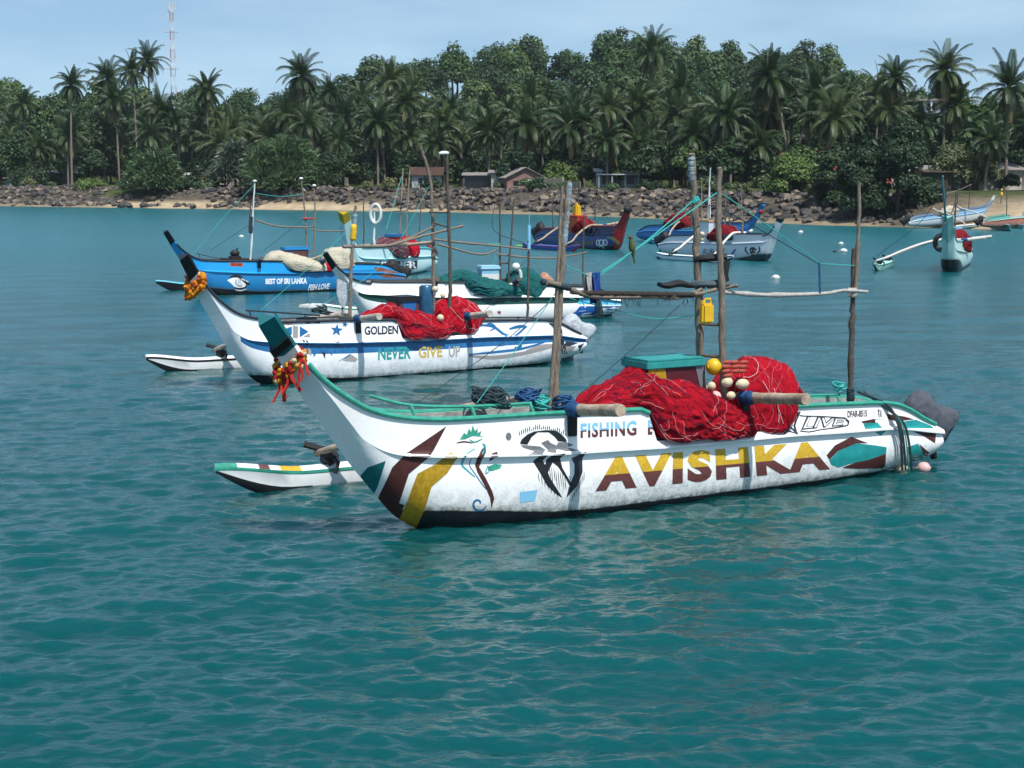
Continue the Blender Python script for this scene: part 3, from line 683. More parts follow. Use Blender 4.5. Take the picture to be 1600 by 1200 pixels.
    b.skin(T, [M_dark], 'graffiti_mark')
    b.skin(text2('LIVE', z3([(606, 520), (838, 498), (828, 468), (616, 458)]), 0, None, .0, .25), [M_whitep], 'graffiti_mark', .008)
    b.skin([poly2(z3(P), 4, mi) for P, mi in (
        ([(735, 665), (780, 612), (870, 565), (960, 600), (900, 600), (800, 640), (750, 690)], 1), ([(750, 692), (800, 642), (900, 600), (1000, 612), (1062, 622), (1058, 655), (960, 690), (860, 712), (800, 732), (760, 716)], 0),
        ([(820, 732), (900, 702), (960, 692), (1058, 657), (1055, 720), (1038, 736), (900, 739)], 1), ([(922, 482), (1000, 466), (1000, 490), (932, 490)], 1), ([(935, 492), (1010, 487), (1040, 518), (945, 524)], 0),
        ([(1060, 440), (1160, 455), (1210, 470), (1120, 480), (1070, 470)], 1), ([(1130, 485), (1220, 472), (1300, 503), (1320, 520), (1160, 518)], 0), ([(1170, 622), (1232, 602), (1265, 662), (1255, 692), (1200, 712)], 0), ([(1238, 604), (1292, 650), (1275, 690), (1258, 650)], 1), ([(1000, 540), (1060, 530), (1030, 560)], 0), ([(1200, 535), (1330, 548), (1325, 600), (1260, 560)], 1))],
        [M_tealp, M_brown], 'stern_camouflage')
    b.skin([poly2(z3([(988, 412), (1048, 408), (1052, 466), (992, 470)]), 3, 0), poly2(z3([(1012, 418), (1030, 416), (1034, 458), (1016, 460)]), 3, 1)], [M_whitep, M_dark], 'transom_port', .006)
    b.skin([poly2([(429, 558), (441, 578), (449, 574), (470, 560), (468, 552)], 4, 0)], [M_whitep], 'prow_patch')
marks_near()

def gear_near():
    b = B1
    outrigger(b, 1.45, mats=[M_whitep, M_green, M_whitep, M_black, M_lbrown, M_gold2], stripes={0: 1, 1: 1, 4: 4, 6: 5, 7: 5})
    garland(b, 14.75, 'orange and red flower garland with red ribbons on the teal-tipped prow', G1, 3, True, .8, 9)
    mb = MB(); o, _ = b.profile(15.15); K, Cc = o[0], o[10]
    P = [Vector((Cc.x, Cc.y + .015, Cc.z)), K.lerp(Cc, .5) + Vector((.015, .015, -.01)), K + Vector((.02, 0, -.015)), K.lerp(Vector((Cc.x, -Cc.y, Cc.z)), .5) + Vector((.015, -.015, -.01)), Vector((Cc.x, -Cc.y - .015, Cc.z))]
    for k in range(3): mb.tube([p + Vector((.02, 0, .03)) * k for p in P], .02, 6)
    mb.build('prow_binding', M_rubber, b.root)
    # bow handrail
    mb = MB(); R1 = [b.local(*p) for p in ((577, 618, .1), (640, 633, .16), (730, 635, .22), (830, 630, .26))]; mb.tube(smooth_path(R1, 6), .022, 8); hr = mb.build('handrail', M_green, b.root)
    for p in ((642, 633, .16), (736, 634, .22), (828, 630, .26)):
        mb = MB(); a = b.local(*p); mb.tube([a, a + Vector((-.04, .08, -.2))], .024, 8); mb.build('rail_post', M_green, hr)
    mb = MB(); R1 = [b.local(*p) for p in ((1222, 622, .2), (1262, 618, .22), (1312, 617, .22))]; mb.tube(smooth_path(R1, 4), .02, 8); hr = mb.build('handrail', M_green, b.root)
    for p in ((1260, 618, .22), (1308, 617, .22)):
        mb = MB(); a = b.local(*p); mb.tube([a, a + Vector((-.02, .06, -.16))], .02, 8); mb.build('rail_post', M_green, hr)
    # poles
    f1 = pole(b, [(866, 650, .2), (871, 540, .2), (877, 430, .2), (884, 340, .2), (889, 283, .2)], .045); wrap(b, f1, b.local(881, 385, .2), b.local(890, 285, .2), .042, mat('faded_plastic', (.22, .33, .38), .6, .3, .4, 20), 14)
    pole(b, [(858, 650, .25), (868, 500, .25), (879, 290, .25)], .024); pole(b, [(864, 640, .1), (870, 440, .1), (873, 415, .1)], .02)
    mA = pole(b, [(1098, 650, 0), (1093, 520, 0), (1089, 410, 0), (1086, 330, 0), (1080, 240, 0)], .058); wrap(b, mA, b.local(1082, 285, 0), b.local(1080, 246, 0), .054, mat('pale_plastic_wrap', (.24, .30, .30), .6, .3, .5, 20), 9); wrap(b, mA, b.local(1086, 316, 0), b.local(1086, 308, 0), .062, M_rope, 4)
    pole(b, [(1132, 650, .3), (1129, 540, .3), (1127, 440, .3), (1123, 350, .3), (1124, 262, .3)], .048)
    ap = pole(b, [(1328, 640, .15), (1331, 520, .15), (1333, 455, .15), (1333, 388, .15)], .04, M_wood2); pole(b, [(1337, 450, .2), (1341, 370, .2), (1343, 286, .2)], .03)
    wrap(b, ap, b.local(1332, 462, .18), b.local(1333, 450, .18), .075, mat('pale_rag', (.5, .47, .4), .9, .1, .3, 20), 5); wrap(b, ap, b.local(1329, 626, .15), b.local(1329, 606, .15), .06, M_rope2, 6)
    # lashed cross poles
    c1 = pole(b, [(852, 441, .3), (880, 447, .25), (920, 462, .2), (975, 464, .2), (1030, 463, .2), (1085, 460, .2), (1120, 452, .25), (1152, 446, .4)], .032, M_wood, 'cross_pole')
    c2 = pole(b, [(892, 456, .1), (940, 460, .1), (1000, 459, .1), (1055, 466, .2), (1095, 452, .15)], .028, M_wood, 'cross_pole')
    wrap(b, c1, b.local(905, 458, .2), b.local(1085, 461, .2), .040, mat('tarred_twine', (.05, .045, .04), .9, .1, .6, 30), 60, seed=2); wrap(b, c1, b.local(846, 440, .28), b.local(890, 450, .24), .045, M_rope2, 9, seed=4)
    mb = MB(); q = random.Random(2)
    for k in range(30):
        a = b.local(q.uniform(905, 1090), 466, .2 + q.uniform(-.05, .05)); L = q.uniform(.03, .14); mb.tube([a, a + Vector((q.uniform(-.03, .03), 0, -L * .5)), a + Vector((q.uniform(-.06, .06), q.uniform(-.03, .03), -L))], .004, 4)
    o = mb.build('frayed_twine', M_rope2, c1); o['kind'] = 'stuff'
    pole(b, [(1128, 456, .3), (1200, 461, .3), (1285, 459, .28), (1318, 454, .25), (1356, 456, .25)], .03, mat('pale_pole', (.42, .40, .38), .8, .15, .35, 20), 'cross_pole')
    # ladder rungs, plank and rag between the two masts
    for p, r, m in (([(1092, 506, .05), (1129, 508, .3)], .02, M_wood2), ([(1095, 555, .05), (1130, 558, .3)], .022, M_wood2), ([(1083, 405, 0), (1136, 401, .32)], .05, M_rubber), ([(1080, 444, 0), (1140, 444, .32)], .06, mat('slate_plank', (.07, .10, .12), .7, .2, .4, 14))):
        mb = MB(); A, Z = b.local(*p[0]), b.local(*p[1]); mb.tube([A.lerp(Z, k / 8) for k in range(9)], r, 8, 0, .12, 3); mb.build('rung', m, b.root)
    mb = MB()
    for k in range(5): 
        a = b.local(1126 + 3 * k, 408, .3); mb.tube([a, a + Vector((.01 * k, 0, -.2)), a + Vector((-.02, .02, -.34 - .05 * (k % 2)))], [.04, .035, .01], 6, 0, .2, k)
    mb.build('hanging_rag', M_rubber, b.root)
    mb = MB(); rows = []
    for i in range(9):
        A = b.local(1030 + 6.5 * i, 450 + 2 * math.sin(i), .1); rows.append([A + Vector((0, .06 * math.cos(a), .05 + .055 * math.sin(a) * (.5 + .5 * math.sin(math.pi * (i + .5) / 9)))) for a in (k * .7 for k in range(9))])
    mb.loft(rows); mb.build('rolled_tarp', M_rubber, b.root)
    # rigging
    top, topB = b.local(1084, 312, 0), b.local(1122, 300, .3); J = b.local(990, 392, .1); E_ = b.local(885, 415, .2)
    rope(b, [top, J], .009, M_rope, .02); rope(b, [topB, b.local(1000, 385, .12), b.local(940, 425, .15)], .009, M_rope); rope(b, [J, b.local(935, 430, .15), b.local(905, 424, .18), E_], .008, M_rope)
    rope_px(b, [(1062, 477, .2), (905, 617, .2)], .007, M_rope2, .02); rope_px(b, [(886, 447, .2), (780, 540, .2), (645, 634, .15)], .006, M_rope2); rope_px(b, [(880, 440, .2), (745, 630, .22)], .006, M_rope, .02)
    rope_px(b, [(1122, 298, .3), (1206, 357, .3), (1280, 411, .3)], .008, M_rope); rope_px(b, [(1126, 325, .3), (1200, 366, .3), (1280, 413, .3)], .007, M_rope2); rope_px(b, [(1280, 412, .3), (1336, 415, .2)], .007, M_rope); rope_px(b, [(1280, 410, .3), (1281, 458, .3)], .016, M_ropeb)
    rope_px(b, [(1099, 490, 0), (1030, 498, .1), (975, 488, .1), (890, 466, .1)], .006, M_rope, 0)
    # stern lines down to the waterline
    for k, (m, r) in enumerate(((M_rope2, .022), (M_rope2, .018), (M_green, .012), (M_rope2, .02))):
        P = [b.local(1340 + 3 * k, 612, .3), b.local(1385, 632 + 2 * k, .42), b.local(1402 + 3 * k, 660, .54), b.local(1408 + 4 * k, 690, .56), b.local(1410 + 5 * k, 735, .52)]
        rope(b, P, r, m)
    mb = MB(); coil(mb, b.local(1310, 612, .2), .1, .01, 9, 3, 0, 1.2); mb.build('rope_coil', M_rope, b.root)
    mb = MB(); coil(mb, b.local(880, 636, .25), .16, .013, 14, 4, 0, .9); mb.build('rope_coil', M_ropeb, b.root)
    mb = MB(); coil(mb, b.local(848, 636, .2), .14, .012, 10, 8, 0, .8); mb.build('rope_coil', M_rope, b.root)
    # cabin box, motor
    storage_box(b, b.local(1098, 560, .2).x, b.local(1013, 560, .2).x, -.38, .2, 1.0, 2.0, mat('maroon_paint', (.085, .012, .02), .5, .3, .3, 9), mat('teal_lid', (.03, .28, .27), .5, .3, .25, 9), [([(0, 0), (.42, .35), (.3, 1), (.0, 1)], M_gold), ([(.86, 1), (1, .5), (1, 1)], M_grey)])
    mb = MB(); mb.box((-3.82, -.36, 1.0), (-3.68, .16, 1.72), 0, .01); mb.build('box_step', M_gold, b.root)
    motor(b, -9.12, .60, s=1.0)
    # dark basket and net roll on the foredeck
    mb = MB(); coil(mb, b.local(768, 628, .0), .24, .012, 26, 5, 0, .5); mb.thing('trap_net', M_rope2, b.M, 'dark tangled trap netting lying on the foredeck behind teal rail', 'net', None, True, b.rz)
    mb = MB(); coil(mb, b.local(826, 628, .05), .17, .014, 18, 6, 0, .7); mb.thing('tangled_line', M_ropeb, b.M, 'tangle of dark blue line on foredeck beside the front poles', 'rope', None, True, b.rz)
    # nets
    heap(b, [(-2.55, 1.42, .26, 1.34), (-2.85, 1.56, .32, 1.36), (-3.2, 1.72, .36, 1.38), (-3.5, 1.82, .42, 1.34), (-3.72, 1.83, .60, .98), (-4.05, 1.76, .64, .90), (-4.4, 1.68, .64, .88), (-4.7, 1.54, .62, .88), (-5.0, 1.38, .60, .86), (-5.25, 1.30, .58, .86), (-5.42, 1.12, .54, .88)],
         N_red, 'big red fishing net heaped over the gunwale of the nearest boat, before the box', 'fishing net', 'fishing_net', 'red fishing nets', -.38, 1.0, .07, 2, ((mat('pale_red_cord', (.60, .25, .25), .7, .2), 45), (mat('red_cord', (.22, .004, .015), .7, .2), 150), (mat('dark_cord', (.05, .02, .06), .8, .1), 70)))
    heap(b, [(-5.02, 1.45, .3, 1.1), (-5.2, 1.72, .34, 1.05), (-5.5, 1.86, .46, .95), (-5.8, 1.92, .56, .87), (-6.05, 1.88, .54, 1.0), (-6.25, 1.74, .38, 1.24), (-6.4, 1.5, .34, 1.26), (-6.5, 1.3, .28, 1.2)],
         N_redv, 'red net draped like a curtain behind the masts of the nearest boat', 'fishing net', 'fishing_net', 'red fishing nets', -.36, 1.0, .05, 7, ((M_rope3, 5), (mat('pink_cord', (.55, .12, .16), .7, .2), 50), (MATS['red_cord'], 60)), vertical=True)
    # floats piled between the masts
    big = b.local(1116, 573, .2); buoy(b.M, big, .125, M_yel, 'big yellow float wedged between the two masts of nearest boat', None, b.rz, 1.0, 'yellow_float')
    for k, (px, py, r, lg) in enumerate(((1160, 600, .075, 1.45), (1136, 597, .075, 1.2), (1118, 620, .085, 1.0), (1142, 618, .06, 1.2), (1112, 603, .06, 1.0))):
        buoy(b.M, b.local(px, py, .43 if k != 2 else .4), r, M_cream if k != 2 else M_pinkf, ('elongated cream float on the red net beside the right mast', 'round cream float just behind the right mast', 'pinkish float low between the masts', 'small cream float near foot of right mast', 'small cream float close to left mast')[k], 'pale floats on the near red net', b.rz, lg)
    for k in range(10):
        buoy(b.M, b.local(1138 + (k % 3) * 12 + rng.uniform(-3, 3), 566 + (k // 3) * 7, .4 + .015 * (k // 3)), .032, M_redfl, 'small dull red net float strung on red net beside right mast', 'small red floats strung on the net', b.rz, 2.6)
    # jerry can hanging from the plank
    a = b.local(1104, 488, .32); mb = MB(); mb.box(a + Vector((-.105, -.06, -.16)), a + Vector((.105, .06, .13)), 0, .03); mb.tube([a + Vector((-.07, 0, .12)), a + Vector((-.06, 0, .19)), a + Vector((.03, 0, .19)), a + Vector((.05, 0, .12))], .018, 6); mb.tube([a + Vector((.07, 0, .12)), a + Vector((.07, 0, .17))], .026, 8)
    jc = mb.thing('jerry_can', M_yel, b.M, 'yellow jerry can hanging from the cross pole by the masts', 'jerry can', None, True, b.rz)
    mb = MB(); mb.tube([(0, 0, .30), (.0, 0, .36), (.02, 0, .52)], .008, 5); mb.build('hanging_cord', M_rope, jc)
    # clothes on the line
    for k, (px, m, wd, L, lab) in enumerate(((919, mat('faded_rag', (.45, .42, .40), .9, .1, .5, 12), .12, .34, 'pale pinkish rag drying on the rope, left of the blue cloth'), (932, mat('blue_cloth', (.02, .06, .25), .85, .1, .4, 9), .15, .42, 'blue and white cloth hung over the teal rope'))):
        a = b.local(px, 426, .16); mb = MB(); rows = []
        for j in range(13):
            t = j / 12; s_ = abs(t - .5) * 2; x = -.05 if t < .5 else .05
            rows.append([a + Vector(((i / 6 - .5) * wd * (1 - .35 * s_) + .015 * math.sin(i * 2 + k), (t - .5) * .12 + .02 * math.sin(i * 1.7 + j * .5), -L * s_ * (1 if t < .5 else .8) + .01 * math.sin(i * 3))) for i in range(7)])
        bk = [[p + Vector((0, 0, -.008)) for p in r] for r in rows]
        mb.loft([r + s2[::-1] for r, s2 in zip(rows, bk)], True, True); mb.thing('hanging_cloth', m, b.M, lab, 'cloth', None, False, b.rz)
    # bird on the rope
    a = b.local(987, 392, .1); mb = MB()
    P = smooth_path([a + Vector((.02, 0, .17)), a + Vector((.012, 0, .14)), a + Vector((0, 0, .07)), a + Vector((-.015, 0, -.01)), a + Vector((-.035, 0, -.09)), a + Vector((-.05, 0, -.18))], 4)
    mb.tube(P, [.004, .016, .026, .03, .03, .034, .038, .042, .046, .048, .046, .042, .036, .03, .024, .02, .017, .014, .012, .01, .008][:len(P)], 10)
    mb.blob(a + Vector((.022, 0, .185)), (.036, .03, .03), 10, 7); mb.tube([a + Vector((.05, 0, .188)), a + Vector((.115, 0, .175))], [.009, .002], 6)
    bd = mb.thing('bird', mat('bird_plumage', (.10, .13, .05), .8, .1, 0, 25, (.05, .045, .025)), b.M, 'small olive long-tailed bird perched on the teal rope', 'bird', None, False, b.rz)
    # mooring floats by the stern
    for px, py, m, lab in ((1407, 731, M_cream, 'cream mooring float in water under stern rope of nearest boat'), (1443, 731, M_pinkf, 'pink mooring float in water beside the stern of nearest boat')):
        p = W(px, py + 5); mb = MB(); mb.blob((0, 0, .05), (.105, .1, .095), 16, 10, 0, .05); mb.tube([(-.11, 0, .05), (.11, 0, .05)], .02, 7)
        mb.thing('mooring_float', m, Matrix.Translation(p), lab, 'float', 'floats on the water', False)
gear_near()
# ---------------------------------------------------------------- the other boats
zq = lambda P: [(380 + x / 8.889, 480 + y / 8.889) for x, y in P]
z6 = lambda P: [(540 + x / 3.636, 360 + y / 3.635) for x, y in P]
z8 = lambda P: [(500 + x / 4.444, 230 + y / 4.444) for x, y in P]
zR = lambda P: [(340 + x / 8.889, 400 + y / 8.886) for x, y in P]
z4 = lambda P: [(820 + x / 4.444, 230 + y / 4.444) for x, y in P]
def star(cx, cy, r, mi=0, rot=0, n=5, inner=.42, sq=1.0): return poly2([(cx + sq * (r if k % 2 == 0 else r * inner) * math.sin(rot + math.pi * k / n), cy - (r if k % 2 == 0 else r * inner) * math.cos(rot + math.pi * k / n)) for k in range(2 * n)], max(1.5, r * .4), mi)
def P8(b, pts, y, r, m=None, name='mast'): return pole(b, [p + (y,) for p in z8(pts)], r, m, name)
def rail(b, pts, m, r=.018, posts=3, drop=.17):
    Q = smooth_path([b.local(*p) for p in pts], 5); mb = MB(); mb.tube(Q, r, 6); o = mb.build('handrail', m, b.root)
    for k in range(posts):
        a = Q[int((k + .5) / posts * (len(Q) - 1))]; mb = MB(); mb.tube([a, a + Vector((-.02, .05, -drop))], r, 6); mb.build('rail_post', m, o)

# second boat
B2 = Boat((405, 600), R(-146), 'white outrigger boat with blue stripe, stars and NEVER GIVE UP lettering, behind the nearest boat', .9, 1, 1, 1.1, scale=.95)
B2.make_hull(hull_mat('hull_white_blue', (.78, .80, .82), (.78, .80, .82), (.012, .013, .016), (.36, .41, .44), .85, boot_hi=.24, boot_lo=.03), M_deck, M_blue, M_black, 14.95, lip_rows=(6, 7, 8))
B2.gunwale(M_dark, .032)
def boat_two():
    b = B2
    b.skin(text2('GOLDEN', [(569.5, 523.5), (622, 522), (622, 508.5), (569.5, 510)], 0, None, .03), [M_dark], 'lettering')
    for w, q, m in (('NEVER', [(590.5, 563), (642, 560.5), (642, 541.5), (591, 543.5)], mat('letter_teal', (.02, .26, .25), .5)), ('GIVE', [(654, 560), (691, 558), (691, 540), (654, 541.5)], mat('letter_ochre', (.50, .36, .08), .5)), ('UP', [(701, 558.5), (719, 557), (719, 540.5), (701, 541.5)], mat('letter_grey', (.32, .31, .30), .5))):
        b.skin(text2(w, q, 0, None, .03), [m], 'lettering')
    b.skin(text2('DFA 4691', [(434, 508.5), (456.5, 508), (456.5, 500), (434, 500.5)], 0, None, .03), [M_orange], 'lettering')
    T = [stroke([(466, 504), (472, 503.5), (480, 504.5), (489, 503.6), (500, 504.3)], 2.6, 1, 4, False)]
    T += [poly2(zq(P), 3, mi) for P, mi in (([(560, 320), (620, 285), (675, 270), (675, 380), (640, 392), (600, 350)], 0), ([(690, 255), (760, 265), (760, 430), (690, 430)], 2), ([(785, 265), (905, 340), (785, 418)], 0), ([(830, 412), (925, 362), (925, 418)], 2),
         ([(975, 530), (1037, 600), (985, 692), (965, 640)], 0), ([(900, 560), (945, 600), (945, 680), (905, 640)], 2), ([(1090, 625), (1140, 625), (1138, 720)], 1), ([(1310, 760), (1480, 650), (1500, 665), (1400, 720)], 0), ([(1380, 745), (1500, 655), (1590, 720), (1560, 760)], 2), ([(1460, 545), (1540, 545), (1600, 610), (1600, 640)], 0))]
    T += [star(526, 516, 10, 0, .1), star(539, 507, 5, 0, .2), star(516, 548, 9, 0, .3), star(527, 537, 6, 1, .5)]
    T += [stroke(zq([(820, 455), (850, 490), (760, 520)]), 3, 1), stroke(zq([(870, 460), (900, 500), (860, 540)]), 3, 1)]
    T += [stroke(z6(P), w, mi) for P, w, mi in (([(720, 570), (760, 540), (840, 548), (900, 590), (960, 600), (1010, 560), (1030, 545)], 4, 0), ([(930, 560), (990, 545), (1030, 548)], 5, 0), ([(960, 595), (990, 640), (985, 665), (960, 668)], 6, 0), ([(830, 625), (870, 645), (930, 640)], 7, 0), ([(700, 705), (860, 690), (1000, 672), (1130, 635)], 4, 0), ([(700, 712), (840, 722), (1000, 700), (1180, 660)], 6, 2), ([(1020, 690), (1100, 660), (1180, 650)], 5, 2), ([(790, 545), (820, 530), (850, 550), (820, 570)], 3, 0))]
    b.skin(T, [M_blue, M_dark, mat('taupe_paint', (.30, .28, .27), .5)], 'painted_swirls')
    b.skin([poly2([(p[0], p[1]) for p in P], 3, mi) for P, mi in (([(884, 533), (903, 536), (880, 545)], 1), ([(903, 540), (913, 536), (905, 549)], 1), ([(882, 541), (900, 541), (890, 552)], 0))], [mat('taupe_paint', (.30, .28, .27)), M_dark], 'stern_paint')
    outrigger(b, 1.45, mats=[M_whitep, M_black, M_whitep, M_black], beams=((-2.40, 1.5, 1.58), (-5.5, 1.5, 1.5)), bm=mat('pale_beam', (.48, .44, .38), .75, .15, 0, 6, (.28, .24, .20), .5, 30))
    garland(b, 14.8, 'thick orange marigold garland round the black-tipped prow', G2, 5, False, 1.25, 12)
    rail(b, [(384, 485, .1), (430, 488, .2), (500, 493, .26)], M_black, .018)
    f = pole(b, [(547, 495, .2), (548, 440, .2), (551, 383, .2), (554, 342, .2), (556, 322, .2)], .042); wrap(b, f, b.local(551, 385, .2), b.local(555, 335, .2), .055, mat('faded_plastic', (.22, .33, .38)), 9); wrap(b, f, b.local(551.5, 376, .2), b.local(553, 350, .2), .075, M_yel, 3)
    mb = MB()
    for k in range(6):
        a = b.local(528 + 2.2 * k, 436 + k, .25); mb.tube([a, a + Vector((.01, .02, -.35)), a + Vector((-.05 + .02 * k, .03, -.62))], [.03, .045, .02], 7, 0, .25, k)
    mb.build('hanging_sheet', N_grey, b.root)
    pole(b, [(535, 495, .25), (536, 430, .25)], .02)
    P8(b, [(790, 1150), (788, 900), (785, 600), (776, 400), (760, 200), (712, 40), (698, -10)], 0, .045); mB = P8(b, [(895, 1150), (905, 880), (893, 500), (880, 55)], .25, .045, M_wood2)
    mb = MB(); a = b.local(694, 239, .25); mb.blob(a, (.15, .08, .05), 10, 6, 0, .2); mb.build('masthead_lamp', M_pvc, mB)
    ap = P8(b, [(1440, 1200), (1447, 900), (1452, 545)], .15, .033, M_wood2); mb = MB(); mb.tube([b.local(826.4, 393, .15), b.local(826.7, 352, .15)], .042, 8); mb.tube([b.local(826.7, 352, .15), b.local(827.5, 330, .15)], .008, 5); mb.build('painted_top', M_sky, ap)
    P8(b, [(160, 690), (300, 688), (480, 682), (680, 625), (890, 572), (995, 545)], .2, .034, None, 'cross_pole'); P8(b, [(440, 690), (600, 640), (800, 545)], .1, .03, None, 'cross_pole')
    P8(b, [(790, 640), (1000, 664), (1230, 685), (1460, 712)], .2, .025, None, 'cross_pole'); P8(b, [(810, 672), (920, 700), (1050, 735), (1150, 742), (1225, 712)], .25, .025, None, 'cross_pole')
    for a_, c_ in (((758, 450), (908, 455)), ((782, 522), (900, 560))): P8(b, [a_, c_], .15, .022, M_wood2, 'rung')
    storage_box(b, b.local(655, 470, .25).x, b.local(624, 470, .25).x, -.35, .25, .95, 1.88, mat('taupe_box', (.10, .05, .06), .5, .3, .3, 9), M_black, [([(.12, 1), (.88, 1), (.5, .2)], mat('deep_blue', (.02, .12, .34), .4))])
    mb = MB(); a = b.local(666, 470, .28); mb.tube([a + Vector((0, 0, z)) for z in (-.5, -.48, -.2, .1, .3, .34)], [.14, .17, .175, .17, .165, .13], 14); mb.thing('drum', mat('blue_drum', (.02, .10, .20), .3, .5, .5, 6), b.M, 'dark blue plastic drum beside the box with blue triangle', 'drum', None, True, b.rz)
    heap(b, [(-2.6, 1.42, .26, 1.34), (-2.85, 1.50, .32, 1.36), (-3.2, 1.64, .36, 1.36), (-3.5, 1.70, .42, 1.30), (-3.72, 1.66, .60, .96), (-4.1, 1.60, .64, .89), (-4.5, 1.48, .62, .88), (-4.8, 1.36, .58, .88), (-5.05, 1.26, .5, 1.0), (-5.2, 1.12, .44, 1.0)], N_red, 'red net with pale loops on boat with stars, in front of blue triangle box', 'fishing net', 'fishing_net', 'red fishing nets', -.38, 1.0, .07, 12, ((MATS['pink_cord'], 60), (MATS['dark_cord'], 50), (MATS['red_cord'], 90), (M_rope3, 8)))
    heap(b, [(-4.75, 1.5, .3, 1.1), (-5.0, 1.75, .36, 1.0), (-5.4, 1.80, .46, .95), (-5.75, 1.74, .48, 1.0), (-6.0, 1.55, .4, 1.2), (-6.15, 1.3, .3, 1.2)], N_redv, 'red and pale pink net draped aft of the masts on boat with stars', 'fishing net', 'fishing_net', 'red fishing nets', -.36, 1.0, .06, 17, ((M_rope3, 18), (MATS['pink_cord'], 40), (MATS['red_cord'], 50)), vertical=True)
    for px, py, r, lab in ((688, 497, .085, 'white float on red net under the dark mast of second boat'), (680, 452, .075, 'cream float at the top of red net on second boat'), (692, 462, .06, 'small cream float beside dark mast of second boat')): buoy(b.M, b.local(px, py, .5), r, M_cream, lab, None, b.rz)
    motor(b, -9.05, .66, N_grey, .95)
    mb = MB(); coil(mb, b.local(500, 487, .0), .2, .014, 14, 5, 0, .5); mb.thing('trap_net', M_rope2, b.M, 'dark netting on the foredeck of the boat with stars', 'net', None, True, b.rz)
    mb = MB(); mb.box((-.25, -.18, 0), (.25, .18, .1), 0, .03); mb.thing('foam_board', M_pvc, b.M @ Matrix.Translation(b.local(486, 482, -.1)), 'pale foam board lying on foredeck of the boat with stars', 'board', None, True, b.rz + .4)
    for k in range(3): rope(b, [b.local(845, 503, .3), b.local(868 + 3 * k, 510, .45), b.local(875 + 2 * k, 530, .56), b.local(880 + 3 * k, 553, .5)], .018, M_rope2)
    rope_px(b, [(671, 290, 0), (600, 410, .2), (500, 478, .2)], .006, M_rope, 0); rope_px(b, [(553, 350, .2), (470, 430, .2), (405, 487, .1)], .006, M_rope)
    rope_px(b, [(826, 400, .15), (700, 560, .5), (640, 600, .5)][:2], .006, M_rope2)
    p = W(886, 560); mb = MB(); mb.blob((0, 0, .07), (.17, .15, .15), 14, 9, 0, .05); mb.thing('mooring_float', mat('grey_foam', (.30, .31, .32), .5, .3, .3, 9), Matrix.Translation(p), 'grey mooring float under the stern of the boat with stars', 'float', 'floats on the water', False)
boat_two()

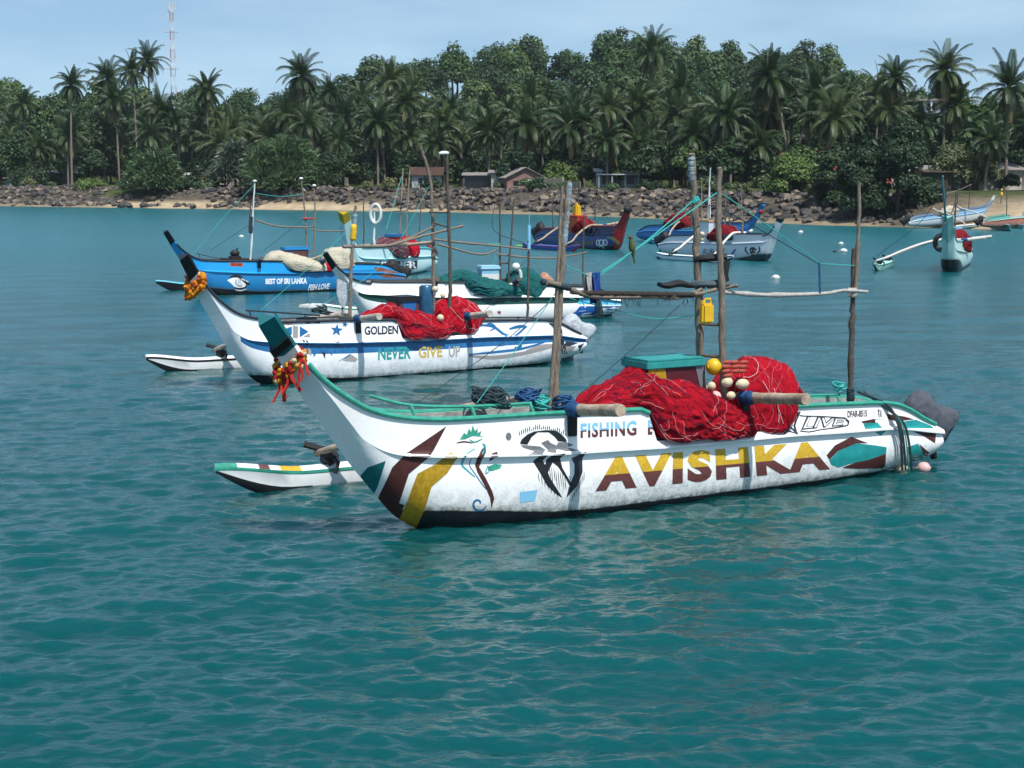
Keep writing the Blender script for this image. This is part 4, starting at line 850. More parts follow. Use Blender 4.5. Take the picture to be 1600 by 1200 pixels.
# blue boat
B3 = Boat((325, 460), R(-152), 'bright blue outrigger boat with a white painted eye, at far left', .9, 1, 1, .95, scale=.9)
bl_u, bl_l = (.012, .30, .66), (.008, .17, .40)
B3.make_hull(hull_mat('hull_blue', bl_u, bl_l, (.010, .014, .02), (.02, .10, .2), .6, lower_top=.9), M_deck, mat('bright_blue', (.02, .30, .62), .4), M_black, 14.6)
B3.gunwale(M_black, .04)
def boat_three():
    b = B3
    b.skin([poly2(zR([(130, 335), (200, 305), (280, 300), (350, 325), (395, 390), (380, 430), (300, 445), (230, 425), (180, 375)]), 2.5, 0)], [M_whitep], 'painted_eye')
    T = [poly2(zR([(235, 315), (330, 330), (345, 380), (310, 420), (265, 410), (245, 360)]), 2, 2), poly2(zR([(285, 320), (325, 335), (320, 370), (290, 370)]), 2, 1), stroke(zR([(170, 300), (240, 275), (320, 300), (390, 365), (435, 385)]), 4.5, 1), stroke(zR([(255, 335), (255, 385), (310, 420), (345, 400)]), 1.3, 1), stroke(zR([(395, 385), (390, 430), (300, 450), (240, 440)]), 2, 1), stroke(zR([(240, 465), (320, 480), (400, 455)]), 1.6, 0), stroke(zR([(330, 310), (380, 340), (430, 360)]), 1.6, 0), stroke(zR([(420, 400), (450, 380)]), 2, 1)]
    b.skin(T, [M_whitep, M_black, mat('iris_grey', (.55, .62, .66), .5)], 'painted_eye', .010)
    b.skin(text2('BEST OF SRI LANKA', [(415, 444), (479.5, 443.5), (479.5, 434), (415, 435.5)], 0, None, .04), [M_whitep], 'lettering'); b.skin(text2('FISH LOVE', [(481, 454), (514.5, 451.5), (516, 442.5), (482.5, 444.5)], 0, None, .03, .2), [M_whitep], 'lettering')
    b.skin([poly2([(359.5, 410.5), (380, 411), (380, 416.5), (359.5, 416)], 3, 0)], [M_orange], 'registration_plate'); b.skin(text2('DFA 2847', [(361.5, 415), (378.5, 415.5), (378.5, 411.5), (361.5, 411)], 0, None, .03), [M_brown], 'lettering', .010)
    b.skin([poly2([(584, 417), (596, 418), (640, 431), (640, 436), (600, 434), (590, 428)], 4, 0), poly2([(590, 437), (640, 437), (630, 448), (588, 449)], 4, 0)], [mat('rust_brown', (.20, .08, .055), .5, .3, .2, 9)], 'stern_paint')
    outrigger(b, 1.35, mats=[mat('float_cyan', (.10, .42, .55), .4), M_black, M_black, M_black], bm=M_wood2, beams=((-2.2, .75, 1.55), (-5.15, .9, 1.45)), r0=0)
    rail(b, [(306, 396, .1), (345, 404, .2), (390, 405, .25)], M_black, .016)
    f = pole(b, [(391, 415, .1), (394, 360, .1), (398, 284, .1)], .04, M_pvc); wrap(b, f, b.local(391.5, 364, .1), b.local(392.5, 338, .1), .085, mat('navy_rag', (.015, .03, .05), .8), 7); pole(b, [(389, 362, .1), (391, 330, .1), (393, 313, .1)], .04, M_wood2)
    pole(b, [(479, 402, 0), (478, 354, 0), (471, 282, 0)], .042); pole(b, [(490, 402, .25), (492, 340, .25), (491, 290, .25)], .036)
    mb = MB()
    for p in ((398, 283, .1), (470.5, 279, 0), (491, 290, .25)): mb2 = MB(); a = b.local(*p); mb2.blob(a, (.1, .1, .06), 8, 6); mb2.build('masthead_lamp', M_pvc, b.root)
    pole(b, [(473, 341.5, 0), (495, 341.5, .25)], .04, M_redp, 'rung')
    pole(b, [(400, 344, .1), (432, 353, .15), (477, 355, .15), (490, 353, .25)], .035, None, 'cross_pole'); pole(b, [(486, 359, .2), (515, 361, .2), (540, 360, .2)], .03, None, 'cross_pole')
    rope_px(b, [(398, 302, .1), (440, 307, .1), (473, 303, .0)], .012, M_rope); rope_px(b, [(398, 288, .1), (340, 350, .1), (305, 395, .1)], .01, M_rope); rope_px(b, [(388, 352, .1), (330, 391, .1)], .01, M_rope2); rope_px(b, [(474, 342, 0), (412, 392, .2)], .01, M_rope2)
    storage_box(b, b.local(482, 395, .2).x, b.local(446, 395, .2).x, -.35, .2, .9, 1.95, mat('rust_box', (.12, .05, .05), .6, .2, .4, 8), mat('blue_lid', (.02, .22, .5), .4), [([(0, 0), (.35, 0), (.35, .9), (0, .9)], M_blue)])
    heap(b, [(-2.55, 1.45, .28, 1.34), (-2.9, 1.70, .34, 1.34), (-3.3, 1.80, .40, 1.30), (-3.65, 1.75, .62, 1.0), (-4.1, 1.62, .66, .9), (-4.6, 1.45, .66, .9), (-5.1, 1.30, .64, .9), (-5.5, 1.2, .6, .9), (-5.7, 1.0, .5, .88)], N_canvas, 'cream canvas sheet draped over the side of the blue boat', 'canvas', 'canvas_sheet', 'canvas covers on the blue boat', -.38, 1.0, .08, 22, ((M_cream, 6),), .4)
    heap(b, [(-5.3, 1.5, .3, 1.1), (-5.6, 1.85, .36, 1.0), (-6.1, 1.92, .46, .95), (-6.5, 1.85, .48, 1.0), (-6.75, 1.5, .4, 1.1), (-6.85, 1.2, .3, 1.1)], N_canvas, 'pale canvas hood behind the masts of the blue boat', 'canvas', 'canvas_sheet', 'canvas covers on the blue boat', -.36, 1.0, .07, 27, ((M_cream, 4),), .4)
    heap(b, [(-5.15, 1.15, .5, .9), (-5.4, 1.28, .62, .88), (-5.7, 1.3, .62, .88), (-5.95, 1.2, .5, .9)], N_red, 'small red net showing below the cream canvas on blue boat', 'fishing net', 'fishing_net', 'red fishing nets', -.2, 1.0, .04, 31, ((M_brown, 8),))
    mb = MB(); a = b.local(367, 403, 0); mb.box(a + Vector((-.22, -.16, -.25)), a + Vector((.22, .16, .06)), 0, .03); mb.blob(a + Vector((0, 0, .16)), (.2, .16, .14), 10, 7); mb.tube([a + Vector((-.1, 0, .2)), a + Vector((-.1, 0, .36))], .03, 6); mb.tube([a + Vector((-.55, 0, -.1)), a + Vector((.6, 0, -.06))], .06, 7); mb.thing('winch_engine', M_rubber, b.M, 'black engine on foredeck of the blue boat', 'engine', None, True, b.rz)
    motor(b, -8.75, .62, M_rubber, 1.15)
boat_three()

# white boat with the teal net
B4 = Boat((580, 505), R(-162), 'white outrigger boat with black prow tip and blue stern, carrying the teal net', .8, 1, 1, .8, scale=.9)
B4.make_hull(hull_mat('hull_plain_white', (.80, .80, .80), (.80, .80, .80), (.02, .05, .09), (.5, .55, .56), .3, boot_hi=.1, boot_lo=.0), M_deck, mat('dark_green_lip', (.008, .06, .05), .4), M_black, 14.3, lip_rows=(6, 7, 8))
B4.gunwale(M_black, .035)
def boat_four():
    b = B4; bb = [mat('stern_blue', (.015, .12, .42), .35, .4, .3, 7), M_whitep, M_redp, mat('stern_cyan', (.08, .45, .68), .35)]
    b.skin([poly2([(906, 478.5), (972, 478), (966, 496), (884, 497), (900, 486)], 4, 0)], bb, 'stern_paint', .004)
    b.skin([poly2([(905, 466), (930, 465.5), (972, 472), (972, 476.5), (903, 475)], 4, 3)], bb, 'stern_paint', .004)
    b.skin([star(943, 485, 5, 1), star(911, 493, 3.4, 1), star(959, 481, 3.4, 1), star(914, 479, 2.4, 1), star(780, 488, 4, 2), star(903, 494, 2, 1)], bb, 'painted_stars', .009)
    for k in range(5): rope(b, [b.local(915 + 3 * k, 452, .3), b.local(928 + 2 * k, 465, .45), b.local(932 + 2 * k, 478, .52), b.local(931 + 3 * k, 497, .45)], .022, M_rope2)
    outrigger(b, 1.3, mats=[M_whitep, M_green, M_whitep, M_black], beams=((-2.2, .8, 1.55), (-5.15, .9, 1.5)), bm=M_wood2)
    rail(b, [(535, 449, .15), (575, 456, .25), (618, 458, .3)], M_black, .014, 4)
    P8(b, [(1250, 970), (1250, 600), (1248, 385)], 0, .035, M_wood2); P8(b, [(1308, 970), (1318, 750), (1332, 600), (1345, 355)], .25, .035, M_wood2); P8(b, [(1255, 805), (1310, 805)], .1, .03, M_wood2, 'rung')
    pole(b, [(911, 455, .1), (911, 400, .1), (913, 338, .1)], .03, M_wood2); pole(b, [(776, 397, .1), (822, 402, .1), (866, 403, .1), (918, 394, .1)], .03, None, 'cross_pole')
    rope_px(b, [(773, 320, .1), (772, 360, .1), (820, 380, .1)], .012, M_rope2); rope_px(b, [(774, 398, .1), (770, 420, .1), (764, 430, .1)], .012, M_rope)
    for k in range(5): rope_px(b, [(762 + 4 * k, 384, .1), (765 + 4 * k, 380, .1)], .03, M_rope)
    bx = storage_box(b, b.local(780, 440, .2).x, b.local(753, 440, .2).x, -.35, .2, 1.0, 1.92, mat('pale_blue_box', (.20, .42, .58), .5), mat('pale_blue_lid', (.32, .55, .70), .5), [([(0, .35), (1, .35), (1, .8), (0, .8)], M_pvc)])
    heap(b, [(-2.3, 1.42, .3, 1.34), (-2.7, 1.62, .38, 1.34), (-3.2, 1.78, .42, 1.32), (-3.6, 1.72, .6, 1.0), (-4.2, 1.5, .64, .9), (-4.8, 1.36, .62, .9), (-5.2, 1.25, .6, .88), (-5.5, 1.1, .5, .88)], N_teal, 'dark teal net heaped on deck in front of pale blue box', 'fishing net', 'fishing_net', 'teal fishing nets', -.38, 1.0, .08, 41, ((M_rope, 20), (M_rope2, 16)))
    heap(b, [(-4.95, 1.5, .3, 1.1), (-5.2, 1.75, .4, .95), (-5.6, 1.85, .5, .85), (-6.0, 1.74, .52, .8), (-6.3, 1.4, .4, 1.1), (-6.45, 1.2, .3, 1.1)], N_teal, 'teal net hung over the side beside the white pipe', 'fishing net', 'fishing_net', 'teal fishing nets', -.36, 1.0, .06, 45, ((M_rope, 16),), vertical=True)
    heap(b, [(-6.1, 1.25, .3, 1.1), (-6.25, 1.5, .34, 1.1), (-6.45, 1.62, .36, 1.1), (-6.65, 1.45, .34, 1.1), (-6.8, 1.2, .28, 1.1)], net_mat('pinkish_net', (.55, .28, .20), (.30, .14, .10), (6, 6, 2)), 'small pale pink net bundle behind the teal net', 'fishing net', 'fishing_net', None, -.3, 1.0, .06, 49, ((M_cream, 10),))
    mb = MB(); a = b.local(813, 452, .35); P = [(a.x, a.y, a.z - .25), (a.x, a.y, a.z + .45), (a.x + .1, a.y, a.z + .62)]; mb.tube(smooth_path(P, 5), .06, 8); mb.blob((a.x + .16, a.y, a.z + .70), (.14, .13, .13), 12, 8); mb.thing('vent_pipe', M_pvc, b.M, 'white pipe with round top standing against the teal net', 'pipe', None, True, b.rz)
    for k, (px, py) in enumerate(((805, 440), (800, 445), (807, 446), (811, 441))): buoy(b.M, b.local(px, py, .4), .06, M_redfl if k != 1 else M_cream, 'small dull float beside the white pipe' if k != 1 else 'small cream float left of the dull floats by white pipe', 'floats on the teal net' if k != 1 else None, b.rz, 2.0)
    p = W(947, 494); mb = MB(); mb.blob((0, 0, .08), (.2, .16, .16), 12, 8, 0, .06); mb.thing('mooring_float', mat('dark_foam', (.06, .07, .09), .5), Matrix.Translation(p), 'dark round float against the blue starry stern', 'float', 'floats on the water', False)
boat_four()

# turquoise boat
B5 = Boat((555, 440), R(-108), 'pale turquoise outrigger boat with yellow prow tip and life ring', .58, 1, 1, 1.1)
B5.make_hull(hull_mat('hull_turquoise', (.48, .70, .72), (.42, .68, .72), (.02, .06, .08), (.35, .5, .52), .4), M_deck, mat('turquoise_lip', (.05, .40, .46), .4), mat('olive_yellow', (.35, .27, .02), .5), 15.1)
B5.gunwale(mat('turquoise_rim', (.08, .50, .52), .4), .035)
def boat_five():
    b = B5
    b.skin([poly2([(593, 408), (652, 407.5), (652, 420.5), (593, 421)], 4, 0)], [M_black], 'name_panel'); b.skin(text2('FISHER', [(595, 420), (651, 419.5), (651, 408), (595, 408.5)], 0, None, .04), [M_whitep], 'lettering', .012)
    outrigger(b, 1.2, mats=[M_whitep, M_green, M_whitep, M_black], bound=False)
    P8(b, [(305, 800), (303, 360)], .2, .03, M_wood2); P8(b, [(555, 660), (562, 400), (577, 145)], 0, .04); P8(b, [(597, 660), (608, 400), (624, 155)], .2, .036); P8(b, [(684, 860), (695, 500), (712, 320)], .1, .03, M_wood2)
    P8(b, [(375, 690), (378, 440)], .1, .05, M_pvc); P8(b, [(415, 450), (612, 440)], .1, .03, None, 'cross_pole'); P8(b, [(548, 392), (580, 392)], .1, .06, M_rubber, 'rung')
    a = b.local(587, 334, .2); mb = MB(); Q = [a + Vector((0, math.cos(t) * .25, math.sin(t) * .42)) for t in (k * math.pi / 10 for k in range(21))]; mb.tube(Q, .07, 8); lr = mb.thing('life_ring', M_pvc, b.M, 'white life ring hung on a pole of the turquoise boat', 'life ring', None, False, b.rz)
    storage_box(b, b.local(622, 377, .2).x if False else -5.0, -4.2, -.3, .25, .9, 1.9, M_redp, M_blue)
    heap(b, [(-2.4, 1.42, .3, 1.3), (-2.9, 1.7, .4, 1.3), (-3.5, 1.75, .6, 1.0), (-4.1, 1.65, .64, .85), (-4.7, 1.5, .62, .85), (-5.2, 1.2, .5, .9)], net_mat('mixed_net', (.12, .03, .05), (.02, .015, .02), (3, 7, 5), (.42, .40, .40)), 'dark red and white tangled net on the turquoise boat', 'fishing net', 'fishing_net', None, -.38, 1.0, .09, 51, ((M_rope3, 40), (M_redp, 30)))
    heap(b, [(-5.1, 1.3, .3, 1.0), (-5.4, 1.7, .5, .9), (-5.9, 1.75, .62, .8), (-6.5, 1.6, .5, .85), (-6.8, 1.2, .3, 1.1)], N_redv, 'bright red net hung over the side of the turquoise boat', 'fishing net', 'fishing_net', 'red fishing nets', -.36, 1.0, .05, 55, ((M_rope3, 6),), vertical=True)
    motor(b, -9.3, .72, mat('wine_cover', (.12, .015, .03), .7), 1.0)
    rope_px(b, [(628, 275, 0), (604, 357, .2)], .012, M_rope); rope_px(b, [(640, 270, .2), (660, 310, .1)], .012, M_rope2)
boat_five()

# boats with their bows to the right
B6 = Boat((965, 391), R(-60), 'dark blue outrigger boat with upswept red prow, bow to the right', .55, 1, 1, .85, scale=1.02)
B6.make_hull(hull_mat('hull_navy', (.015, .03, .10), (.012, .05, .20), (.005, .01, .02), (.03, .06, .12), .5, lower_top=.9), M_dark, mat('navy_lip', (.01, .02, .05), .4), mat('dark_red_prow', (.30, .02, .02), .4, .4, .2, 8), 9.3)
B6.gunwale(mat('dark_red_prow', (.3, .02, .02)), .035)
def boat_six():
    b = B6
    b.skin(text2('GAVINGANI', [(884, 384.5), (927, 383.5), (927, 376), (884, 378)], 0, None, .02, .2), [mat('dull_gold', (.30, .20, .06), .5)], 'lettering', .008)
    T = [stroke([(940 + 4 * math.cos(t), 379 + 4.2 * math.sin(t)) for t in (k * .7 for k in range(10))], 1.6, 0, 2, False), stroke([(946 + 4 * math.cos(t) - 4, 379 + 4.2 * math.sin(t)) for t in (0, .1)], 1, 0), stroke([(945 + 3.5 * math.cos(t) - 5 + 5.5, 379 + 4.2 * math.sin(t)) for t in (k * .7 for k in range(10))], 1.6, 0, 2, False), stroke([(934.5 + 2.5 * math.cos(t), 379 + 4.2 * math.sin(t)) for t in (k * .7 for k in range(10))], 1.6, 0, 2, False), stroke([(936, 386), (940, 384), (944, 388)], 1.3, 0, 3, False)]
    b.skin(T, [M_whitep], 'painted_loops', .008)
    b.skin([stroke([(948, 371), (957, 374), (967, 382)], 2.2, 0, 4, False)], [M_green], 'bow_stripe', .007); b.skin([stroke([(950, 370), (959, 372.5), (968, 379)], 1.8, 0, 4, False)], [M_gold], 'bow_stripe', .009)
    outrigger(b, 1.0, mats=[mat('float_blue', (.02, .10, .40), .4), M_redp, mat('float_blue', (.02, .1, .4)), M_redp], bw=.08)
    mb = MB(); o, _ = b.profile(15.6); p = o[10]; mb.blob((p.x, 0, p.z), (.2, .3, .22), 12, 8, 0, .3, 3); mb.build('prow_wrap', M_rubber, b.root)
    for pts, y, r, m in (([(930, 366), (930, 304)], 0, .03, M_wood2), ([(896, 360), (896, 325)], 0, .05, M_wood2), ([(904, 360), (904, 282)], .2, .035, M_wood2), ([(863, 372), (864, 309)], 0, .035, M_wood2), ([(885, 360), (890, 300)], .1, .03, M_wood2)): pole(b, [p + (y,) for p in pts], r, m)
    a = b.local(901, 329, .1); mb = MB(); mb.box(a + Vector((-.3, -.2, -.38)), a + Vector((.3, .2, .38)), 0, .08); mb.tube([a + Vector((0, 0, .36)), a + Vector((0, 0, .5))], .09, 8); mb.thing('jerry_can', M_yel, b.M, 'yellow jerry can tied high on the mast of the navy boat', 'jerry can', None, True, b.rz)
    storage_box(b, -5.2, -4.1, -.35, .35, .9, 2.0, mat('orange_box', (.50, .09, .02), .5), M_redp)
    heap(b, [(-2.9, 1.4, .3, 1.3), (-3.3, 1.75, .4, 1.3), (-3.8, 1.8, .5, 1.0), (-4.4, 1.5, .5, .9), (-4.8, 1.2, .4, .9)], N_dred, 'dark red net heaped amidships on the navy boat', 'fishing net', 'fishing_net', 'red fishing nets', -.5, 1.0, .08, 61, ((M_brown, 8),))
    for k, (px, py) in enumerate(((919, 360), (925, 362), (932, 364))):
        a = b.local(px, py, -.45); mb = MB(); mb.tube([a + Vector((math.cos(t) * .26, .04 * k, math.sin(t) * .26)) for t in (j * .5236 for j in range(13))], .09, 8); mb.thing('fender_tyre', M_rubber, b.M, 'black tyre on the near side of the navy boat', 'tyre', 'tyres on the navy boat', False, b.rz)
    motor(b, -9.2, .72, M_rubber, 1.3)
    rope_px(b, [(904, 284, .2), (945, 335, 0), (972, 372, 0)], .012, M_rope2); rope_px(b, [(930, 306, 0), (960, 345, 0)], .012, M_rope2)
    mb = MB(); a = b.local(811, 384, -3.4); mb.blob(a, (.5, .16, .05), 12, 7); mb.tube([a, a + Vector((.9, .1, .05))], .03, 6); mb.thing('paddle', mat('lime_plastic', (.22, .50, .08), .5), b.M, 'lime green paddle lying on the tip of the blue float', 'paddle', None, True, b.rz)
boat_six()

B7 = Boat((1198, 408), R(-58), 'grey-white outrigger boat with blue rim and skull painting, bow to the right', .55, 1, 1, .72)
B7.make_hull(hull_mat('hull_greywhite', (.62, .66, .70), (.62, .66, .70), (.03, .05, .06), (.3, .35, .38), .5, boot_hi=.4, boot_lo=.02), M_deck, mat('rim_blue', (.03, .16, .36), .4), M_black, 15.3, lip_rows=(6, 7))
B7.gunwale(M_black, .035)
def boat_seven():
    b = B7
    b.skin(text2('RUK', [(1098, 397.5), (1116.5, 397), (1115.5, 388.5), (1098.5, 389)], 0, None, .0, .25), [M_dark], 'lettering', .008)
    T = [poly2([(1171, 389), (1174, 386), (1178, 386), (1182, 389), (1180, 395), (1177, 399), (1175, 399), (1172, 395)], 2, 0), stroke([(1166, 385), (1165, 391), (1170, 398)], 2.4, 0), stroke([(1186, 385), (1187, 391), (1182, 398)], 2.4, 0), stroke([(1150, 389), (1146, 394), (1140, 402)], 3.2, 1), stroke([(1128, 394), (1132, 388)], 2, 0)]
    b.skin(T, [M_dark, M_blue], 'skull_painting', .008); b.skin([star(1174, 391.5, 1.3, 0), star(1179, 391.5, 1.3, 0), stroke([(1175, 396), (1178, 396)], 1.2, 0)], [M_whitep], 'skull_painting', .014)
    outrigger(b, 1.25, mats=[mat('float_pale', (.62, .74, .78), .4), M_black, mat('float_pale', (.62, .74, .78)), M_black], beams=((-2.2, .8, 1.6), (-5.15, .9, 1.5)), bm=mat('whitish_beam', (.55, .53, .50), .7))
    for pts, y, r, m in (([(1160, 372), (1160, 340), (1157, 288)], 0, .04, M_wood), ([(1133, 372), (1134, 295)], 0, .05, M_wood), ([(1142, 372), (1136, 300)], .2, .04, M_wood2), ([(1107, 378), (1107, 330), (1110, 262)], 0, .04, M_pvc), ([(1096, 378), (1096, 286)], .2, .04, M_wood)): pole(b, [p + (y,) for p in pts], r, m)
    pole(b, [(1090, 322, 0), (1136, 320, 0), (1160, 330, 0)], .035, None, 'cross_pole'); pole(b, [(1100, 350, 0), (1128, 328, 0)], .03, None, 'cross_pole')
    for p, q_ in (((1110, 266), (1160, 345)), ((1157, 292), (1200, 352)), ((1134, 300), (1100, 330)), ((1096, 290), (1060, 340)), ((1110, 266), (1060, 345))): rope_px(b, [p + (0,), q_ + (0,)], .012, M_rope2, .1)
    heap(b, [(-2.5, 1.4, .3, 1.3), (-3.0, 1.75, .4, 1.3), (-3.6, 1.85, .5, 1.0), (-4.3, 1.6, .55, .9), (-4.9, 1.2, .4, .9)], N_dred, 'red net amidships on the boat with the skull', 'fishing net', 'fishing_net', 'red fishing nets', -.5, 1.0, .08, 71, ((M_rope3, 8),))
    storage_box(b, -5.4, -4.6, -.35, .35, .9, 2.1, mat('white_blue_box', (.5, .6, .66), .5), mat('tan_lid', (.45, .30, .16), .6))
    for px, py, r in ((1098, 366, .14), (1097, 374, .1)): buoy(b.M, b.local(px, py, -.4), r, M_cream, 'round cream float hung at the stern of the skull boat' if r > .12 else 'smaller cream float low at stern of the skull boat', None, b.rz)
    mb = MB(); coil(mb, b.local(1140, 373, -.4), .3, .03, 20, 9, 0, .6); mb.thing('tangled_line', M_rope2, b.M, 'dark tangle of line along the side of the skull boat', 'rope', None, True, b.rz)
    motor(b, -9.2, .72, M_rubber, 1.1)
boat_seven()

B8 = Boat((1148, 394), R(-46), 'medium blue outrigger boat half hidden behind the skull boat', .85, 1, 1, .9, loc=W(1160, 382))
B8.make_hull(hull_mat('hull_midblue', (.03, .16, .40), (.03, .16, .40), (.01, .02, .04), (.05, .1, .2), .4), M_dark, None, M_blue, 15.2)
B8.gunwale(M_dark, .035)
def boat_eight():
    b = B8
    outrigger(b, 1.2, mats=[mat('float_cyan', (.1, .42, .55)), M_black, mat('float_cyan', (.1, .42, .55)), M_black])
    pole(b, [(1110, 365, 0), (1109, 290, 0)], .04, M_pvc); pole(b, [(1080, 365, 0), (1078, 300, 0)], .04, M_wood2)
    heap(b, [(-4.5, 1.4, .3, 1.2), (-5.0, 1.9, .4, 1.1), (-5.6, 2.0, .5, 1.0), (-6.3, 1.8, .5, .9), (-6.9, 1.3, .4, .9)], N_dred, 'red net at the stern of the half hidden blue boat', 'fishing net', 'fishing_net', 'red fishing nets', -.5, 1.0, .08, 81, ((M_rope3, 8),))
    buoy(b.M, b.local(1188, 330, 0), .2, M_redp, 'red float stuck on the prow of the half hidden blue boat', None, b.rz)
boat_eight()

B9 = Boat((1483, 425), R(-110), 'pale teal outrigger boat seen bow-on at right', .85, 1, 1, .92)
B9.make_hull(hull_mat('hull_paleteal', (.42, .62, .60), (.40, .62, .66), (.012, .016, .018), (.25, .4, .4), .5, boot_hi=.62, boot_lo=.1), M_deck, M_green, mat('pale_teal', (.20, .42, .40), .4), 13.0)
B9.gunwale(mat('pale_teal', (.2, .42, .4)), .035)
def boat_nine():
    b = B9
    outrigger(b, 1.3, mats=[mat('float_green', (.30, .55, .50), .4), M_green, mat('float_green', (.3, .55, .5)), M_black], beams=((-2.2, 1.5, 1.6), (-5.15, 1.6, 1.55)), bm=mat('whitish_beam', (.55, .53, .50)))
    pole(b, [(1478, 345, 0), (1474, 300, 0), (1473, 275, 0)], .05, mat('teal_pole', (.10, .26, .28), .6)); pole(b, [(1491, 380, .2), (1494, 300, .2)], .04, M_wood2); pole(b, [(1497, 300, .2), (1488, 330, 0), (1476, 350, 0)], .03, M_wood2, 'cross_pole')
    storage_box(b, -5.2, -4.4, -.55, .1, 1.0, 2.0, mat('blue_box', (.10, .22, .40), .5), M_sky)
    mb = MB(); a = Vector((-1.5, -.55, 1.35)); mb.tube([a + Vector((.05 * math.sin(t * 3), math.cos(t) * .3, math.sin(t) * .36)) for t in (j * .5236 for j in range(13))], .13, 8); mb.thing('fender_tyre', M_rubber, b.M, 'black tyre on the float side of the bow-on boat', 'tyre', None, False, b.rz)
    heap(b, [(-2.6, 1.4, .3, 1.2), (-3.0, 1.8, .5, 1.0), (-3.8, 1.9, .66, .8), (-4.6, 1.6, .62, .8), (-5.2, 1.2, .4, .9)], N_dred, 'red net bulging over the right side of the bow-on boat', 'fishing net', 'fishing_net', 'red fishing nets', -.5, 1.0, .1, 91, ((M_brown, 8),))
    rope_px(b, [(1473, 290, 0), (1440, 345, -1.2), (1370, 400, -3.3)], .012, M_rope2); p = W(1506, 414); mb = MB(); mb.blob((0, 0, .1), (.3, .2, .2), 12, 8); mb.thing('mooring_float', M_cream, Matrix.Translation(p), 'cream float on water beside hull of the bow-on boat', 'float', 'floats on the water', False)
boat_nine()
for px, py, r, lab in ((1251, 364, .32, 'white float on open water near the rocky point'), (1314, 382, .28, 'white float, upper one of three on open water'), (1318, 394, .36, 'white float, largest of three on open water at right'), (1304, 394, .2, 'dark little float, left of the largest white float'), (1212, 436, .30, 'whitish float lump on water between the nearest masts and aft pole'), (377, 371, .3, 'white float on water beside front pole of blue boat')):
    r *= .5; mb = MB(); mb.blob((0, 0, r * .45), (r * 1.2, r, r * .85), 12, 8, 0, .1, 2, px); mb.tube([(-r * 1.35, 0, r * .4), (r * 1.35, 0, r * .4)], r * .2, 6); mb.thing('mooring_float', M_pvc if r > .125 else M_dark, Matrix.Translation(W(px, py)), lab, 'float', 'floats on the water', False)
# ---------------------------------------------------------------- shore and hill
SH = [Vector(p) for p in ((-330, 390), (-150, 293), (-79, 252), (-45.5, 232), (-17, 215), (7.5, 191), (20, 169), (30, 154), (38, 146), (45, 136), (62, 116), (95, 92), (170, 60))]
SHp = smooth_path([(p.x, p.y, 0) for p in SH], 8)
SHs = [0.0]
for a, b in zip(SHp, SHp[1:]): SHs.append(SHs[-1] + (b - a).length)
def shore(s):
    s = min(max(s, 0), SHs[-1] - 1e-3); i = int(np.searchsorted(SHs, s, side='right')) - 1; t = (s - SHs[i]) / (SHs[i + 1] - SHs[i])
    p = SHp[i].lerp(SHp[i + 1], t); d = (SHp[min(i + 2, len(SHp) - 1)] - SHp[max(i - 1, 0)]); d.z = 0; d.normalize(); return p, Vector((-d.y, d.x, 0))
def s_at_px(px):
    return min(((abs(800 + FPX * shore(k)[0].x / shore(k)[0].y - px), k) for k in np.arange(100, SHs[-1] - 60, 1.0)))[1]
RX = [-340, -130, -90, -60, -30, 0, 25, 50, 78, 92, 110, 140, 300]; RG = [12, 15, 12, 13, 22, 26, 27, 25, 25, 18, 14, 13, 12]
S_BEACH = s_at_px(1432) + 3
def ground(x, y, d, s):
    beach = ss(S_BEACH - 6, S_BEACH + 6, s)
    sand = -.9 + 1.35 * ss(-5, 2.6, d) + .25 * ss(1, 6, d)
    rock = 1.9 * ss(2.0, 8.5, d) + .5 * ss(8, 14, d)
    bz = 1.5 * ss(1.5, 18, d) + .8 * ss(16, 30, d)
    xe = x * 430 / max(y, 60); hill = (float(np.interp(xe, RX, RG)) - 2.6) * ss(265, 430, y) * ss(20, 90, d)
    return sand + rock * (1 - beach) + bz * beach + hill + .12 * noise.noise(Vector((x * .3, y * .3, 0))) * ss(1, 6, d)
